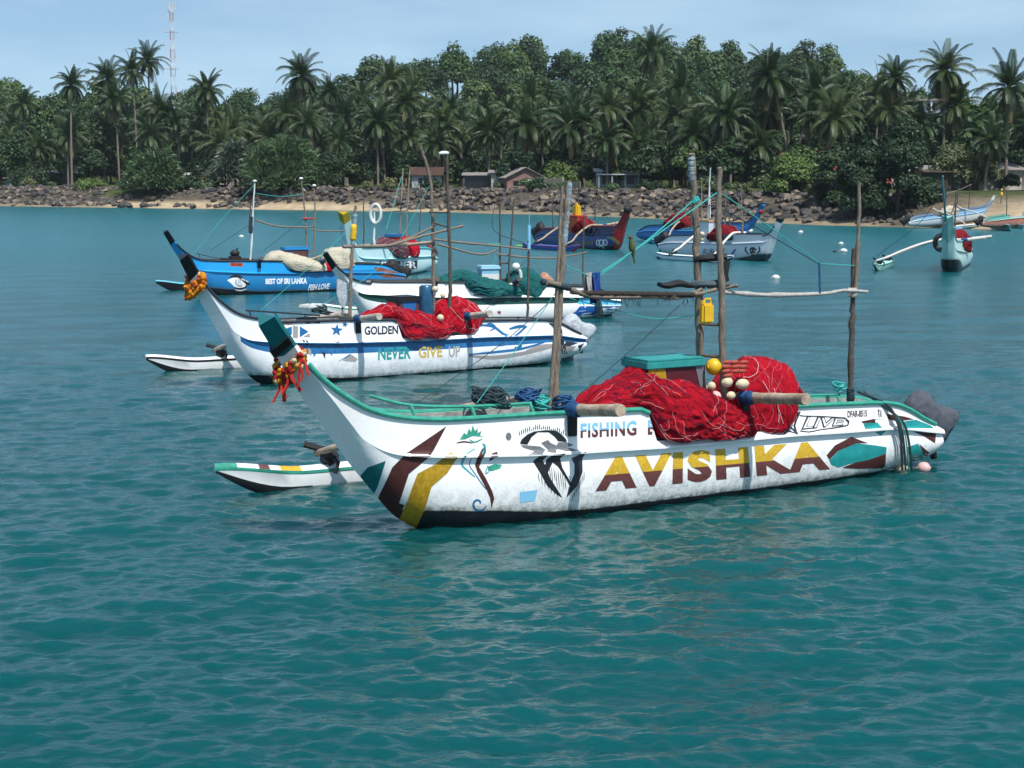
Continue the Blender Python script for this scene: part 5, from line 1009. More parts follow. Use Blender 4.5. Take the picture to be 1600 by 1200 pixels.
def land():
    mb_v, mb_f, col = [], [], []
    ds = [-14, -8, -5, -3, -1.5, -.5, .5, 1.5, 2.5, 3.5, 4.5, 5.5, 6.5, 7.5, 8.5, 10, 12, 14.5, 18, 23, 30, 40, 52, 66, 82, 100, 120, 142, 166, 192, 220, 260, 320, 420, 620, 1200]
    sl = np.arange(2, SHs[-1] - 2, 2.4)
    for s in sl:
        p, nrm = shore(s)
        for d in ds:
            wob = (noise.noise(Vector((s * .12, 3, 0))) * 1.4 + noise.noise(Vector((s * .4, 9, 0))) * .6) * (1 - ss(10, 40, d)); q = p + nrm * (d + wob)
            mb_v.append((q.x, q.y, ground(q.x, q.y, d, s)))
            beach = ss(S_BEACH - 6, S_BEACH + 6, s); pxs = 800 + FPX * p.x / p.y
            sand = (1 - ss(1.0, 2.4, d)) * (.8 if 560 < pxs < 700 else .4) if not beach else (1 - ss(20, 30, d)) * beach
            if 385 < pxs < 570 or 170 < pxs < 330: sand = max(sand, (1 - ss(2.6, 4.8, d)) * .9)
            grass = ss(9, 13, d) * (1 - beach * (1 - ss(22, 34, d)))
            if 110 < pxs < 215: grass = max(grass, ss(4.5, 6, d))
            if 1185 < pxs < 1300: grass = max(grass, ss(6, 7.5, d))
            col.append((sand, grass, ss(-1.2, .6, d), 1))
    n = len(ds)
    for i in range(len(sl) - 1):
        for j in range(n - 1): mb_f.append((i * n + j, (i + 1) * n + j, (i + 1) * n + j + 1, i * n + j + 1))
    me = bpy.data.meshes.new('shore_ground'); me.from_pydata(mb_v, [], mb_f); ca = me.color_attributes.new('zone', 'FLOAT_COLOR', 'POINT'); ca.data.foreach_set('color', [c for q in col for c in q])
    me.polygons.foreach_set('use_smooth', [True] * len(mb_f))
    m = bpy.data.materials.new('shore_soil'); m.use_nodes = True; nn = m.node_tree.nodes; l = m.node_tree.links; p = nn['Principled BSDF']; p.inputs['Roughness'].default_value = .9; p.inputs['Specular IOR Level'].default_value = .1
    at = nn.new('ShaderNodeAttribute'); at.attribute_name = 'zone'; sp_ = nn.new('ShaderNodeSeparateColor'); l.new(at.outputs['Color'], sp_.inputs[0])
    t = nn.new('ShaderNodeTexCoord')
    def nz(sc, lo, hi):
        q = nn.new('ShaderNodeTexNoise'); q.inputs['Scale'].default_value = sc; q.inputs['Detail'].default_value = 6; l.new(t.outputs['Object'], q.inputs['Vector']); r = nn.new('ShaderNodeValToRGB'); r.color_ramp.elements[0].position = .35; r.color_ramp.elements[1].position = .65; r.color_ramp.elements[0].color = lo + (1,); r.color_ramp.elements[1].color = hi + (1,); l.new(q.outputs['Fac'], r.inputs['Fac']); return r.outputs['Color']
    def mx(f, a, b):
        q = nn.new('ShaderNodeMixRGB'); l.new(f, q.inputs[0]); l.new(a, q.inputs[1]); l.new(b, q.inputs[2]); return q.outputs[0]
    soil = nz(1.2, (.040, .035, .028), (.10, .083, .062)); sand = nz(.8, (.33, .26, .17), (.48, .38, .25)); gr = nz(.6, (.020, .032, .010), (.055, .075, .022)); wet = nz(1.5, (.16, .13, .09), (.24, .20, .14))
    c = mx(sp_.outputs[0], soil, sand); c = mx(sp_.outputs[1], c, gr)
    wetf = nn.new('ShaderNodeMath'); wetf.operation = 'SUBTRACT'; wetf.inputs[0].default_value = 1; l.new(sp_.outputs[2], wetf.inputs[1]); c = mx(wetf.outputs[0], c, wet)
    l.new(c, p.inputs['Base Color'])
    me.materials.append(m); o = bpy.data.objects.new('shore_ground', me); C.objects.link(o); tag(o, kind='structure')
land()
def zat(x, y, d, s): return ground(x, y, d, s)
def at_px(px, d):
    """a point on the land, d metres in from the waterline, in the direction of photo column px"""
    best = None
    for s in np.arange(60, SHs[-1] - 20, 1.5):
        p, n = shore(s); q = p + n * d; e = abs(800 + FPX * q.x / q.y - px) if q.y > 20 else 1e9
        if best is None or e < best[0]: best = (e, q, s)
    q, s = best[1], best[2]; return Vector((q.x, q.y, ground(q.x, q.y, d, s)))
def land_z(x, y):
    best = min(((Vector((x, y, 0)) - (shore(s)[0])).length, s) for s in np.arange(2, SHs[-1] - 2, 3.0)); p, n = shore(best[1]); d = (Vector((x, y, 0)) - p).dot(n); return ground(x, y, d, best[1])

# ---------------------------------------------------------------- boulders
rk = bpy.data.materials.new('boulder_stone'); rk.use_nodes = True
def _rk():
    n = rk.node_tree.nodes; l = rk.node_tree.links; p = n['Principled BSDF']; p.inputs['Roughness'].default_value = .85; p.inputs['Specular IOR Level'].default_value = .2
    g = n.new('ShaderNodeNewGeometry'); r = n.new('ShaderNodeValToRGB'); e = r.color_ramp.elements; e[0].color = (.030, .029, .032, 1); e[1].color = (.26, .20, .15, 1); x = e.new(.45); x.color = (.085, .078, .076, 1); x = e.new(.78); x.color = (.15, .125, .105, 1)
    l.new(g.outputs['Random Per Island'], r.inputs['Fac'])
    t = n.new('ShaderNodeTexCoord'); q = n.new('ShaderNodeTexNoise'); q.inputs['Scale'].default_value = 2.5; q.inputs['Detail'].default_value = 7; l.new(t.outputs['Object'], q.inputs['Vector'])
    oi = n.new('ShaderNodeObjectInfo'); ad = n.new('ShaderNodeMath'); l.new(oi.outputs['Random'], ad.inputs[0]); l.new(g.outputs['Random Per Island'], ad.inputs[1]); fr = n.new('ShaderNodeMath'); fr.operation = 'FRACT'; l.new(ad.outputs[0], fr.inputs[0]); l.new(fr.outputs[0], r.inputs['Fac'])
    mr = n.new('ShaderNodeMapRange'); mr.inputs['From Min'].default_value = .3; mr.inputs['From Max'].default_value = .7; mr.inputs['To Min'].default_value = .55; mr.inputs['To Max'].default_value = 1.2; l.new(q.outputs['Fac'], mr.inputs['Value'])
    mm = n.new('ShaderNodeMixRGB'); mm.blend_type = 'MULTIPLY'; mm.inputs[0].default_value = 1; l.new(r.outputs['Color'], mm.inputs[1]); l.new(mr.outputs['Result'], mm.inputs[2]); l.new(mm.outputs[0], p.inputs['Base Color'])
    b = n.new('ShaderNodeBump'); b.inputs['Strength'].default_value = .7; b.inputs['Distance'].default_value = .1; l.new(q.outputs['Fac'], b.inputs['Height']); l.new(b.outputs['Normal'], p.inputs['Normal'])
_rk()
def rock_shape(seed):
    q = random.Random(seed); bm = bmesh.new(); bmesh.ops.create_icosphere(bm, subdivisions=2, radius=1); planes = [(Vector((q.gauss(0, 1), q.gauss(0, 1), q.gauss(0, 1))).normalized(), q.uniform(.55, .85)) for _ in range(9)]
    sc = Vector((q.uniform(.8, 1.3), q.uniform(.7, 1.1), q.uniform(.55, .85)))
    for v in bm.verts:
        for n_, d in planes:
            k = v.co.dot(n_) - d
            if k > 0: v.co -= n_ * k
        v.co = Vector((v.co.x * sc.x, v.co.y * sc.y, v.co.z * sc.z)) * (1 + .1 * noise.noise(v.co * 2 + Vector((seed, 0, 0))))
    bm.verts.index_update(); V = [v.co.copy() for v in bm.verts]; F = [[v.index for v in f.verts] for f in bm.faces]; bm.free(); return V, F
def boulders():
    q = random.Random(11); shapes = [rock_shape(k) for k in range(8)]; meshes = []
    for V, F in shapes:
        mb = MB(); mb.add(V, F); meshes.append(mb.mesh('boulder', rk, True, 28))
    items = []; s0, s1 = s_at_px(-60), s_at_px(1408)
    s = s0
    while s < s1:
        px = 800 + FPX * shore(s)[0].x / shore(s)[0].y; near = ss(850, 1250, px)
        for k in range(9):
            d = q.uniform(1.0 if 560 < px < 900 else .1, 9.6)
            if 395 < px < 560 and d < 3.4: continue
            if 180 < px < 320 and 1.5 < d < 4: continue
            if 130 < px < 215 and d > 5: continue
            p, n = shore(s + q.uniform(-.4, .4)); w = p + n * d; r = q.uniform(.26, .66) * (1.15 if q.random() < .15 else 1) * (1 - .12 * near); items.append((r / w.y, w, d, s, r))
        s += .95
    items.sort(key=lambda t: -t[0]); st = MB()
    for i, (_, w, d, s, r) in enumerate(items):
        z = ground(w.x, w.y, d, s) + r * .22; rot = Matrix.Rotation(q.uniform(0, 6.3), 4, 'Z') @ Matrix.Rotation(q.uniform(-.5, .5), 4, 'X'); k = q.randrange(8)
        if i < 300:
            o = bpy.data.objects.new('boulder', meshes[k]); C.objects.link(o); o.location = (w.x, w.y, z); o.rotation_euler = rot.to_euler(); o.scale = (r,) * 3
            tag(o, 'rough grey-brown boulder in the sea wall along the shore', 'boulder', 'boulders of the sea wall')
        else: st.add([rot @ (v * r) + Vector((w.x, w.y, z)) for v in shapes[k][0]], shapes[k][1])
    tag(st.build('boulders', rk, None, True, 28), 'smaller boulders of the sea wall', 'boulders', None, 'stuff')
boulders()

# ---------------------------------------------------------------- foliage
def leaf_mat(name, a, b, c, rough=.5, spec=.35, trans=.16):
    m = bpy.data.materials.new(name); m.use_nodes = True; n = m.node_tree.nodes; l = m.node_tree.links; p = n['Principled BSDF']; p.inputs['Roughness'].default_value = rough; p.inputs['Specular IOR Level'].default_value = spec
    oi = n.new('ShaderNodeObjectInfo'); g = n.new('ShaderNodeNewGeometry'); r = n.new('ShaderNodeValToRGB'); e = r.color_ramp.elements; e[0].color = a + (1,); e[1].color = c + (1,); x = e.new(.5); x.color = b + (1,)
    m1 = n.new('ShaderNodeMath'); m1.operation = 'MULTIPLY_ADD'; m1.inputs[1].default_value = .62; l.new(oi.outputs['Random'], m1.inputs[0]); m2 = n.new('ShaderNodeMath'); m2.operation = 'MULTIPLY'; m2.inputs[1].default_value = .38; l.new(g.outputs['Random Per Island'], m2.inputs[0]); l.new(m2.outputs[0], m1.inputs[2]); l.new(m1.outputs[0], r.inputs['Fac'])
    l.new(r.outputs['Color'], p.inputs['Base Color'])
    t = n.new('ShaderNodeBsdfTranslucent'); l.new(r.outputs['Color'], t.inputs['Color']); ms = n.new('ShaderNodeMixShader'); ms.inputs[0].default_value = trans; l.new(p.outputs[0], ms.inputs[1]); l.new(t.outputs[0], ms.inputs[2]); l.new(ms.outputs[0], n['Material Output'].inputs['Surface'])
    return m
L_hill = leaf_mat('jungle_leaf', (.011, .038, .011), (.030, .076, .018), (.078, .128, .030))
L_dark = leaf_mat('dark_leaf', (.010, .031, .012), (.019, .046, .015), (.034, .064, .018), .5, .3, .15)
L_lite = leaf_mat('light_leaf', (.060, .110, .022), (.085, .140, .028), (.120, .160, .040))
L_olive = leaf_mat('olive_leaf', (.060, .085, .030), (.085, .105, .040), (.110, .125, .050))
L_pand = leaf_mat('pandanus_leaf', (.045, .085, .030), (.060, .110, .040), (.085, .135, .055), .4, .5)
L_pandg = leaf_mat('grey_pandanus_leaf', (.055, .085, .055), (.075, .110, .070), (.10, .13, .085), .4, .5)
L_palm = leaf_mat('palm_leaf', (.014, .037, .010), (.026, .056, .014), (.066, .090, .025), .48, .34, .16)
L_palmo = leaf_mat('old_palm_leaf', (.10, .085, .035), (.15, .12, .05), (.19, .15, .07), .6, .3, .2)
M_trunk = mat('palm_trunk', (.24, .21, .17), .9, .1, 0, 5, (.11, .095, .08), .5, 18, stretch=(1, 1, 4))
M_bark = mat('tree_bark', (.10, .08, .06), .9, .1, .5, 6)
def leaf_cloud(mb, lobes, count, size, q, mi=0, blade=False, hollow=.55):
    tot = sum(r[1].x * r[1].y for r in lobes)
    for c, rad in lobes:
        for _ in range(int(count * rad.x * rad.y / tot)):
            d = Vector((q.gauss(0, 1), q.gauss(0, 1), q.gauss(0, 1))).normalized(); k = hollow + (1 - hollow) * q.random() ** .5
            if d.z < -.45: d.z *= -.5
            k *= 1 + .25 * noise.noise(d * 2.5 + c)
            p = c + Vector((d.x * rad.x, d.y * rad.y, d.z * rad.z)) * k
            nrm = (d + Vector((q.uniform(-.7, .7), q.uniform(-.7, .7), q.uniform(-.2, .9)))).normalized(); u = nrm.orthogonal().normalized(); u = Matrix.Rotation(q.uniform(0, 6.28), 3, nrm) @ u; w = nrm.cross(u); s = size * q.uniform(.6, 1.4)
            if blade:
                dr = (d + Vector((0, 0, .5)) + Vector((q.uniform(-.5, .5), q.uniform(-.5, .5), q.uniform(-.3, .4)))).normalized(); sd_ = dr.cross(Vector((q.uniform(-1, 1), q.uniform(-1, 1), q.uniform(-1, 1)))).normalized() * s * .07; tip = p + dr * s * .75 ; end = tip + (dr + Vector((0, 0, -.9))).normalized() * s * .5
                mb.add([p - sd_, p + sd_, tip + sd_, tip - sd_, end], [(0, 1, 2, 3), (3, 2, 4)], mi)
            else:
                mb.add([p - u * s * .5, p + w * s * .32 + nrm * s * .08, p + u * s * .5, p - w * s * .32 + nrm * s * .08], [(0, 1, 2, 3)], mi)
def make_crown(seed, R0, H, count, size, blade=False, nl=11, low=.15, flat=.7):
    q = random.Random(seed); lobes = []
    for k in range(nl):
        a = k * 2.4 + q.uniform(-.4, .4); rr = R0 * .62 * math.sqrt((k + .5) / nl) * q.uniform(.8, 1.15); z = H * (low + (1 - low) * (1 - (rr / (R0 * .75)) ** 2) * q.uniform(.55, .95)); lr = R0 * q.uniform(.30, .46)
        lobes.append((Vector((math.cos(a) * rr, math.sin(a) * rr, max(z - lr * flat * .5, lr * flat * .6 + H * low * .3))), Vector((lr, lr, lr * flat))))
    f = H / max(c.z + r.z for c, r in lobes); lobes = [(Vector((c.x, c.y, c.z * f)), Vector((r.x, r.y, r.z * f))) for c, r in lobes]
    mb = MB(); leaf_cloud(mb, lobes, count, size, q, 0, blade); return mb, lobes
def make_trunk(seed, h, r, lobes=None, z0=0, lean=0):
    q = random.Random(seed); mb = MB(); top = Vector((lean + q.uniform(-.05, .05) * h, q.uniform(-.05, .05) * h, h)); P = smooth_path([(0, 0, -.5), (q.uniform(-.03, .03) * h, q.uniform(-.03, .03) * h, h * .5), top], 5); mb.tube(P, [r * (1.25 - .6 * i / (len(P) - 1)) for i in range(len(P))], 8, 0, .06, seed)
    for c, rad in (lobes or [])[:6]:
        e = c + Vector((0, 0, z0)); mb.tube(smooth_path([P[-3], P[-1].lerp(e, .5) + Vector((0, 0, -.06 * h)), e], 4), [r * .55 - r * .5 * i / 8 for i in range(9)], 6)
    return mb
def tree_proto(seed, R0, H, th, r, count, size, lm, name='jungle_tree', **kw):
    cb, lobes = make_crown(seed, R0, H, count, size, **kw); cb.v = [(x, y, z + th * .62) for x, y, z in cb.v]
    return (name, make_trunk(seed, th, r, lobes, th * .62).mesh('trunk', M_bark), cb.mesh('crown', lm, False))
def plant(proto, loc, s, rz, label, cat, group=None, sz=None):
    name, tm, cm_ = proto; e = empty(name, loc, rz, label, cat, group); e.scale = (s, s, sz or s)
    for nm_, me in (('trunk', tm), ('crown', cm_)):
        if me is None: continue
        o = bpy.data.objects.new(nm_, me); C.objects.link(o); o.parent = e
    return e

# coconut palms
def frond(mb, base, az, el, L, q, mi, droop, lf=1.0):
    P = []; d = Vector((math.cos(az) * math.cos(el), math.sin(az) * math.cos(el), math.sin(el))); p = Vector(base); N = 11
    for i in range(N + 1):
        P.append(p.copy()); p = p + d * (L / N); d = (d + Vector((0, 0, -droop * (.5 + i / N)))).normalized()
    mb.tube(P[::2] + [P[-1]], [.045, .04, .034, .028, .02, .014, .008][:len(P[::2]) + 1], 4, mi)
    side = Vector((-math.sin(az), math.cos(az), 0)); tw = q.uniform(-.5, .5)
    for i in range(1, 31):
        t = .10 + .9 * i / 31; k = t * N; a = int(min(k, N - 1)); c = P[a].lerp(P[a + 1], k - a); tan = (P[min(a + 1, N)] - P[a]).normalized(); up = side.cross(tan).normalized()
        if up.z < 0: up = -up
        ll = lf * (.28 + .72 * math.sin(math.pi * min(1, t * .86 + .12)) ** .7) * L * .23
        for sd_ in (1, -1):
            dr = (side * sd_ * math.cos(tw * .6) + tan * (.45 + .5 * t) + up * (.25 * sd_ * tw + .12)).normalized(); m_ = c + dr * ll * .5; e = c + dr * ll * .9 + Vector((0, 0, -ll * q.uniform(.3, .62))); w = tan * .055 * (1.1 - .4 * t)
            mb.add([c - w * .7, c + w * .7, m_ + w, e, m_ - w], [(0, 1, 2, 4), (4, 2, 3)], mi)
def palm_crown(seed, n=23, L=3.9, old=5):
    n = int(n * 1.5)
    q = random.Random(seed); mb = MB()
    for k in range(n):
        t = k / (n - 1); el = R(82) - R(118) * t ** .9 + q.uniform(-.12, .12); frond(mb, (q.uniform(-.1, .1), q.uniform(-.1, .1), .1), k * 2.4 + q.uniform(-.3, .3), el, L * (.72 + .28 * math.sin(math.pi * min(1, t + .25))) * q.uniform(.88, 1.1), q, 0, .12 + .11 * t)
    for k in range(old): frond(mb, (0, 0, -.15), k * 1.9 + q.uniform(-.5, .5), R(-35) - q.uniform(0, .5), L * .8, q, 1, .2, .8)
    for k in range(9):
        a = k * 1.3; mb.blob((math.cos(a) * .26, math.sin(a) * .26, -.18 - .1 * (k % 3)), .13, 7, 5, 2)
    return mb.mesh('crown', [L_palm, L_palmo, mat('coconut', (.12, .11, .035), .5, .3, .3, 5)], False)
PALM_CROWNS = [palm_crown(100 + k, 21 + k % 4, 3.5 + .14 * k, 3 + k % 4) for k in range(7)]
def palm_trunk(seed, lean):
    q = random.Random(seed); mb = MB(); h = 10.0; P = smooth_path([(0, 0, -.06), (lean * .12, .02, h * .3), (lean * .5, q.uniform(-.2, .2), h * .68), (lean, 0, h)], 6); mb.tube(P, [(.20 if i else .28) * (1 - .38 * i / (len(P) - 1)) for i in range(len(P))], 9, 0, .03, seed); return mb.mesh('trunk', M_trunk)
PALM_TRUNKS = [(palm_trunk(k, l), l) for k, l in enumerate((0, .5, -.5, 1.2, -1.2, 2.6, -2.6))]
def palm(px, py, d, label, group=None, k=0, lean=0, s=1.0, p=None):
    """crown centre at photo (px, py); standing d metres in from the waterline"""
    p = p or at_px(px, d); h = CAM_H + (275 - py) * p.y / FPX - p.z; h = max(h, 2.5); me, l = PALM_TRUNKS[lean]
    e = empty('coconut_palm', p - Vector((l * .5, 0, 0)), 0, label, 'palm', group)
    t = bpy.data.objects.new('trunk', me); C.objects.link(t); t.parent = e; t.scale = (1, 1, h / 10)
    c = bpy.data.objects.new('crown', PALM_CROWNS[k % 7]); C.objects.link(c); c.parent = e; c.location = (l, 0, h); c.rotation_euler = (0, 0, rng.uniform(0, 6.28)); c.scale = (s,) * 3
    return e
SKY_PALMS = [ # column, crown row, metres inland, trunk bend, size, label
 (47, 168, 22, 0, 1.0, 'palm with yellowish drooping fronds, leftmost tall one on the shore'), (124, 138, 14, 1, .95, 'tall palm with long bare pale trunk, left of the palm cluster'), (174, 130, 30, 0, 1.1, 'leftmost palm of the tight cluster left of the mast tower'), (188, 160, 24, 2, 1, 'lower palm inside the cluster left of the mast tower'), (216, 117, 30, 2, .95, 'middle palm of the cluster left of the mast tower'), (246, 102, 32, 0, .9, 'highest palm of the cluster just left of the mast tower'), (254, 172, 26, 1, .9, 'short palm in front of the foot of the mast tower'), (325, 148, 24, 0, 1.1, 'full crowned palm standing alone right of the mast tower'), (243, 215, 16, 2, 1, 'low palm with arching fronds in front of the palm cluster'),
 (479, 125, 26, 0, 1.12, 'tall solitary palm against the sky, left of the hill'), (522, 148, 40, 1, .85, 'smaller palm behind the tall solitary one'), (455, 185, 24, 0, 1, 'palm with bare trunk below and left of the tall solitary one'), (607, 132, 40, 0, 1.0, 'palm at the left foot of the hill, against its skyline'), (645, 150, 40, 2, .95, 'dark palm right beside the one at the left foot of the hill'), (592, 195, 18, 0, 1.15, 'big spreading palm above the small pale house'), (690, 200, 20, 0, 1.05, 'palm with yellow old fronds between the two houses'), (752, 208, 20, 2, 1.0, 'dark palm behind the brown house'), (818, 200, 18, 0, 1.1, 'palm with pale drooping fronds above the brown house'), (888, 205, 18, 0, 1.05, 'palm above the pale boundary wall'),
 (1015, 90, 42, 0, 1.0, 'tallest palm, rising above the hilltop'), (1062, 145, 34, 3, .95, 'palm just right of and below the tallest palm'), (1005, 165, 30, 4, 1.0, 'palm below the tallest palm, left of its trunk'), (1140, 195, 22, 0, 1.1, 'broad palm behind the two masts of the nearest boat'), (1085, 215, 20, 2, 1.0, 'low palm left of the broad one behind the masts'), (1215, 128, 26, 6, 1.15, 'big palm with leaning trunk, right of the hilltop trees'), (1264, 152, 30, 5, 1.0, 'thin palm next to the big leaning one'), (1302, 190, 26, 0, 1.0, 'palm with hanging dead fronds left of the big dark tree'), (1355, 150, 44, 1, .9, 'palm behind the dark tree, left one of the pair'), (1386, 130, 40, 1, .95, 'palm behind the dark tree, right one of the pair'), (1432, 200, 36, 0, .8, 'low palm in front of the pale flat-roofed building'), (1470, 118, 38, 0, 1.0, 'tall palm right beside the pale flat-roofed building'), (1494, 170, 40, 2, .95, 'shorter palm below the tall one by the flat-roofed building'), (1560, 142, 30, 0, 1.0, 'tall palm near the right edge above the beach'), (1592, 200, 34, 0, .9, 'yellowish palm at the right edge'), (1535, 225, 26, 1, .7, 'small palm behind the beached boats'), (945, 225, 16, 0, 1.0, 'low palm over the white porch house'), (1195, 230, 20, 4, .9, 'low palm leaning over the sea wall right of the masts')]
for i, (px, py, d, ln, s_, lab) in enumerate(SKY_PALMS): palm(px, py, d, lab, 'coconut palms on the shore', i, ln, s_ * 1.12)
for i in range(128):
    px = -20 + 1440 * ((i * .618) % 1) + rng.uniform(-8, 8); d = rng.uniform(15, 62); py = 262 - rng.uniform(.25, 1.0) * (72 if px < 560 else 92) - d * .25
    if 1195 < px and py > 190: py = 190 - rng.uniform(0, 30)
    if 1300 < px: d += 22
    palm(px, max(py, 158), d, 'green coconut palm crowded among others in the shore grove', 'coconut palms in the grove', i, rng.randrange(5), rng.uniform(.85, 1.15))

# jungle on the hill
HILL = [tree_proto(200 + k, 5.0, 8.2, 4.2, .26, 3000, .60, L_hill, flat=.85, low=.02, nl=15) for k in range(5)]
HILLD = [tree_proto(220 + k, 4.8, 8.6, 4.2, .26, 3000, .58, L_dark, flat=.85, low=.02, nl=15) for k in range(2)]
q = random.Random(31); cnt = 0; placed = []
for _ in range(4000):
    if cnt >= 295: break
    y = q.uniform(272, 452); px = q.uniform(-30, 1640); x = (px - 800) / FPX * y
    if any((x - a) ** 2 + (y - b) ** 2 < 40 for a, b in placed): continue
    if 1395 < px < 1480 and y < 330: continue
    placed.append((x, y)); cnt += 1; z = land_z(x, y); s_ = q.uniform(.75, 1.25)
    plant((HILL + HILL + HILLD)[q.randrange(12)], (x, y, z), s_, q.uniform(0, 6.3), 'round crowned jungle tree on the wooded hillside', 'tree', 'jungle trees on the hill', s_ * q.uniform(.8, 1.25))
q = random.Random(91)
for k in range(46):   # the wood goes on beyond the left edge of the view
    y = q.uniform(300, 450); x = (q.uniform(-420, -40) - 800) / FPX * y; s_ = q.uniform(.9, 1.4); plant(HILL[k % 5], (x, y, land_z(x, y)), s_, k, 'round crowned jungle tree on the wooded hillside', 'tree', 'jungle trees on the hill')
for k in range(22): palm(q.uniform(-330, -30), q.uniform(150, 215), q.uniform(14, 40), 'green coconut palm crowded among others in the shore grove', 'coconut palms in the grove', k, k % 5)
for px, py, D, s_, lab in ((1247, 66, 405, 1.35, 'tall dark tree standing above the skyline right of the hilltop'), (1278, 100, 400, 1.25, 'tall dark tree just right of and below the skyline tree'), (1185, 80, 420, 1.0, 'round tree on the skyline between two palms'), (1440, 146, 330, .6, 'small tree on the skyline above the flat-roofed building'), (382, 142, 420, .9, 'lone round tree on the skyline right of the mast tower')):
    x = (px - 800) / FPX * D; z = land_z(x, D); top = CAM_H + (275 - py) * D / FPX; plant(HILLD[0] if s_ > .95 else HILL[1], (x, D, z), s_, px, lab, 'tree', None, (top - z) / 11.2)

# thickets, bushes and shore trees
BUSH = [tree_proto(300 + k, 3.2, 4.0, 2.2, .14, 2600, .46, L_dark, 'bush', nl=9, low=.05, flat=.8) for k in range(3)]
THK = [tree_proto(310 + k, 3.4, 4.4, 2.4, .14, 2600, .5, L_hill, 'bush', nl=9, low=.05, flat=.8) for k in range(2)]
q = random.Random(41)
for i in range(210):
    px = -20 + 1660 * ((i * .618) % 1); d = (q.uniform(15, 34) if i % 2 else q.uniform(30, 105)) + (20 if px > 1300 else 0); p = at_px(px, d)
    if 1365 < px < 1505 and d > 50: continue
    plant((BUSH + THK + BUSH)[q.randrange(8)], p - Vector((0, 0, .3)), q.uniform(.75, 1.2) * (1 if d < 34 else 1.5), q.uniform(0, 6.3), 'dark leafy bush filling the undergrowth of the palm grove', 'bush', 'undergrowth bushes')
def shrub(px, base_y, w, h, d, lm, label, name, seed, blade=False, size=.3, count=7000, cat='bush', nl=12, low=.0, th=.9):
    p = at_px(px, d); sc = p.y / FPX; Rw = w * sc / 2; Hh = h * sc
    cb, lobes = make_crown(seed, Rw * 1.12, Hh, count, size, blade, nl, low, .85); tr = make_trunk(seed, Hh * .55, .09 + .03 * Rw, lobes, 0)
    return plant((name, tr.mesh('trunk', M_bark), cb.mesh('crown', lm, False)), p - Vector((0, 0, .3)), 1, seed, label, cat)
shrub(241, 308, 84, 58, 7, L_pand, 'dark green spiky pandanus clump by the sea wall, left', 'pandanus', 400, True, 1.3, 2600)
shrub(374, 290, 66, 66, 13, L_pandg, 'grey-green pandanus left of the big bright bush', 'pandanus', 401, True, 1.3, 2400)
shrub(450, 305, 138, 80, 8, L_pand, 'big rounded bright green pandanus thicket at the sea wall', 'pandanus', 402, True, 1.2, 5200)
shrub(515, 300, 60, 60, 12, L_dark, 'dark bush at the right end of the pandanus thicket', 'bush', 403)
shrub(870, 285, 62, 46, 16, L_lite, 'light green shrub behind the boundary wall', 'bush', 404, size=.4, count=3500)
shrub(1238, 310, 84, 70, 10, L_lite, 'yellow-green shrub above the grassy rocks, left of the dark tree', 'bush', 405, size=.34)
shrub(1292, 325, 70, 86, 6, L_dark, 'mid green bush between the yellow-green shrub and the dark tree', 'bush', 406, size=.32)
shrub(1338, 348, 100, 118, 2.5, L_dark, 'left half of the dense dark shore tree with red blossom', 'shore_tree', 407, size=.32, count=11000, cat='tree')
shrub(1402, 350, 140, 152, 4.5, L_dark, 'huge dense dark shore tree hanging over the water', 'shore_tree', 408, size=.32, count=16000, cat='tree')
shrub(1500, 285, 118, 80, 27, L_olive, 'olive green spreading tree behind the beached boats', 'shore_tree', 409, size=.34, count=8000, cat='tree', low=.25)
shrub(1590, 330, 76, 126, 26, L_dark, 'dark tree at the right edge behind the beach', 'shore_tree', 410, size=.34, count=9000, cat='tree')
shrub(150, 296, 60, 22, 9, L_lite, 'low light green scrub on the grassy mound, left', 'bush', 411, size=.3, count=2500)
shrub(60, 292, 90, 36, 15, L_dark, 'dark scrub beside the tin-roofed shed', 'bush', 412, size=.36, count=3500)
q = random.Random(77); SCR = [tree_proto(330 + k, 1.5, 1.3, .5, .05, 700, .3, (L_dark, L_pand, L_olive)[k], 'bush', nl=7, low=0, flat=.8) for k in range(3)]
for i in range(34):
    px = q.choice((q.uniform(-10, 380), q.uniform(560, 1300), q.uniform(500, 1310))); p = at_px(px, q.uniform(7.2, 11.5)); plant(SCR[i % 3], p, q.uniform(.6, 1.3), q.uniform(0, 6), 'low scrub growing along the top of the sea wall', 'bush', 'scrub on the sea wall')
for px, py in ((1306, 263), (1391, 283), (1395, 284)):
    p = at_px(px, .6); mb = MB(); [mb.blob((rng.uniform(-.25, .25), rng.uniform(-.2, .2), rng.uniform(-.15, .15)), rng.uniform(.05, .09), 6, 4) for _ in range(6)]
    z = CAM_H + (275 - py) * p.y / FPX; mb.thing('blossom', mat('blossom_red', (.50, .09, .06), .6), Matrix.Translation((p.x, p.y, z)), 'red blossom cluster on the left face of dark shore tree' if px < 1350 else 'red blossom cluster on the huge dark shore tree', 'blossom', None if px < 1350 else 'paired red blossoms', False)
